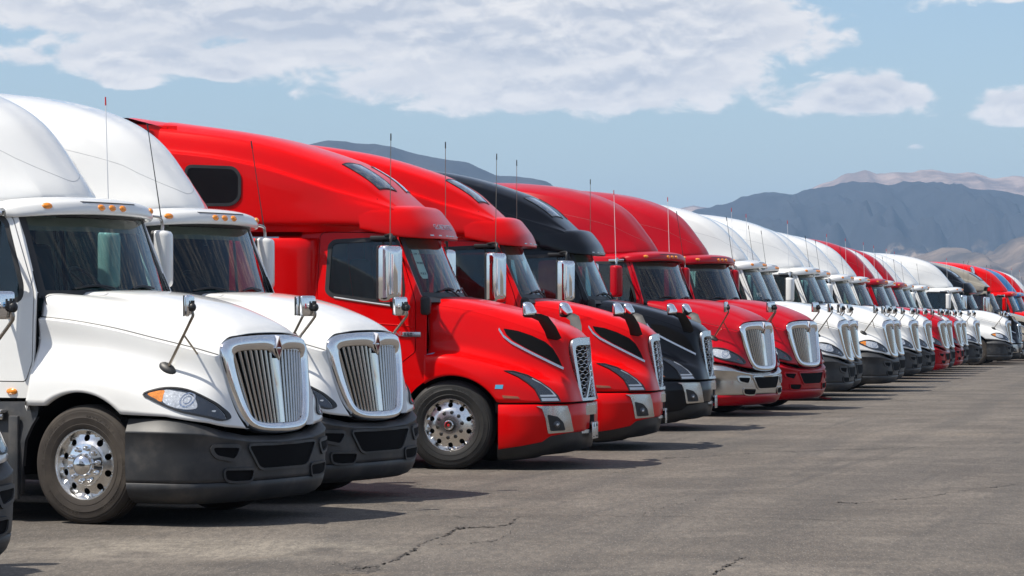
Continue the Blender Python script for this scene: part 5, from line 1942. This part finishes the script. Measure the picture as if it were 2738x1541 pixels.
# ---- things seen on one truck only
O('curtain', MB().box((-1.40, .93, 2.25), (.70, .012, .72)).mesh('curtain'), 'dark_interior', made['p2'][0])
T3 = made['v0'][0]
door3 = [o for o in T3.children if o.name.split('.')[0] == 'door'][0]
M_ = Matrix.Translation((-.70, -1.125, 1.515)) @ Matrix.Rotation(R(90), 4, 'X')
O('model_badge', MB().box((-.455, -1.122, 1.532), (.215, .008, .055), bevel=.002).mesh('model_badge'), 'silver_trim', door3)
O('badge_text', text_mesh('badge_text', 'VNL', .075, .004, M_), 'silver_trim', door3)
O('badge_number', text_mesh('badge_number', '860', .062, .003, Matrix.Translation((-.545, -1.1275, 1.512)) @ Matrix.Rotation(R(90), 4, 'X')), 'ink', door3)
hood3 = [o for o in T3.children if o.name.split('.')[0] == 'hood'][0]
hb3 = bvh_of(hood3.data)
O('sticker', decal('sticker', hb3, [(.54, .966), (.628, .966), (.62, .92), (.533, .92)], (), 'y', -1, .05, .003, .002), 'blue_sticker', hood3)
for q in ([(-.30, 1.285), (-.22, 1.312), (-.215, 1.325), (-.29, 1.30)],):
    O('reflective_strip', decal('reflective_strip', hb3, q, (), 'y', -1, .05, .003, .002), 'blue_sticker', hood3)
ws3 = [o for o in T3.children if o.name.split('.')[0] == 'windshield'][0]


def on_glass(u, v, off=.004):
    yb, yt = u * .95, u * .905
    xb_ = -.165 - .215 * (abs(yb) / .93) ** 2.2
    xt_ = -.485 - .16 * (abs(yt) / .9) ** 2.2
    return Vector((xb_ * (1 - v) + xt_ * v + off * .9, yb * (1 - v) + yt * v, 1.96 * (1 - v) + 2.68 * v + off * .35))


tag_p = [(-.86, .76), (-.70, .76), (-.70, .36), (-.725, .30), (-.83, .30), (-.86, .36)]
V, T = cdt(tag_p, (), .1)
tg = O('paper_tag', mesh_from('paper_tag', [on_glass(u, v, -.012) for u, v in V], T, False), 'paper', ws3)
ins = MB()
a_, b_ = on_glass(-.845, .5, -.008), on_glass(-.715, .5, -.008)
ex = (b_ - a_).normalized()
ey = (on_glass(-.845, .6, -.008) - a_).normalized()
ez = ex.cross(ey)
for s_, v_, sz in (('IN 8441', .53, .042), ('LOW  LVS', .68, .030), ('M B R', .36, .042)):
    p = on_glass(-.848, v_, -.006)
    MM = Matrix((ex, ey, ez)).transposed().to_4x4()
    MM.translation = p
    O('tag_text', text_mesh('tag_text', s_, sz, .0006, MM), 'ink', tg)
vis3 = [o for o in T3.children if o.name.split('.')[0] == 'sun_visor'][0]
vb3 = bvh_of(vis3.data)
yy_ = -.50
mbt = MB()
for ch in 'GLOBETROTTER':
    gv, gf, w_ = glyph_mesh(ch, .085, .002)
    loc = []
    for px_, py_, pz_ in gv:
        P_, N_ = project(vb3, [(yy_ + px_, 2.745 + py_)], 'x')
        loc.append(Vector(P_[0]) + Vector(N_[0]) * (.003 + pz_))
    mbt.add(loc, gf)
    yy_ += w_ + .009
O('visor_lettering', mbt.mesh('visor_lettering', False, None), 'silver_trim', vis3)


def pro_glass(u, v, off=.006):
    yb, yt = u * .975, u * .935
    xb_ = -.345 - .225 * (abs(yb) / .97) ** 2.2
    xt_ = -.665 - .165 * (abs(yt) / .94) ** 2.2
    return Vector((xb_ * (1 - v) + xt_ * v + off * .9, yb * (1 - v) + yt * v, 1.93 * (1 - v) + 2.655 * v + off * .35))


def glass_writing(key, s, u, v, size, m):
    w_ = find(key, 'windshield')
    a0, b0 = pro_glass(u, v), pro_glass(u + .1, v)
    e1 = (b0 - a0).normalized()
    e2 = (pro_glass(u, v + .1) - a0).normalized()
    MM = Matrix((e1, e2, e1.cross(e2))).transposed().to_4x4()
    MM.translation = a0
    O('windshield_writing', text_mesh('windshield_writing', s, size, .001, MM), m, w_)


glass_writing('p5', 'P/D', -.80, .20, .12, 'paper')
glass_writing('p9', '8', -.80, .16, .14, 'yellow_marking')
glass_writing('p9', 'm', -.62, .14, .09, 'paper')

# exhaust stacks on the far red truck
for s_ in (-.55, .15):
    O('exhaust_stack', MB().tube([(-2.25, s_ * 1.6, 1.0), (-2.25, s_ * 1.6, 3.62), (-2.27, s_ * 1.6, 3.74), (-2.34, s_ * 1.6, 3.82)], .085, 14).mesh('exhaust_stack'), 'chrome', made['p17'][0])

# a scrap of red lying in front of the row
m_ = MB().box((0, 0, .035), (.16, .11, .05), Matrix.Rotation(R(14), 3, 'Y'), .015)
m_.box((.10, .02, .02), (.12, .10, .03), Matrix.Rotation(R(30), 3, 'Z'), .01)
rg = O('wheel_chock', m_.mesh('wheel_chock'), 'red_plastic')
rg.location = (6.30, 61.2, lot_z(61.2))
rg['label'] = 'small red wheel chock lying on the asphalt by the white bumpers past the crimson trucks'
rg['category'] = 'wheel chock'
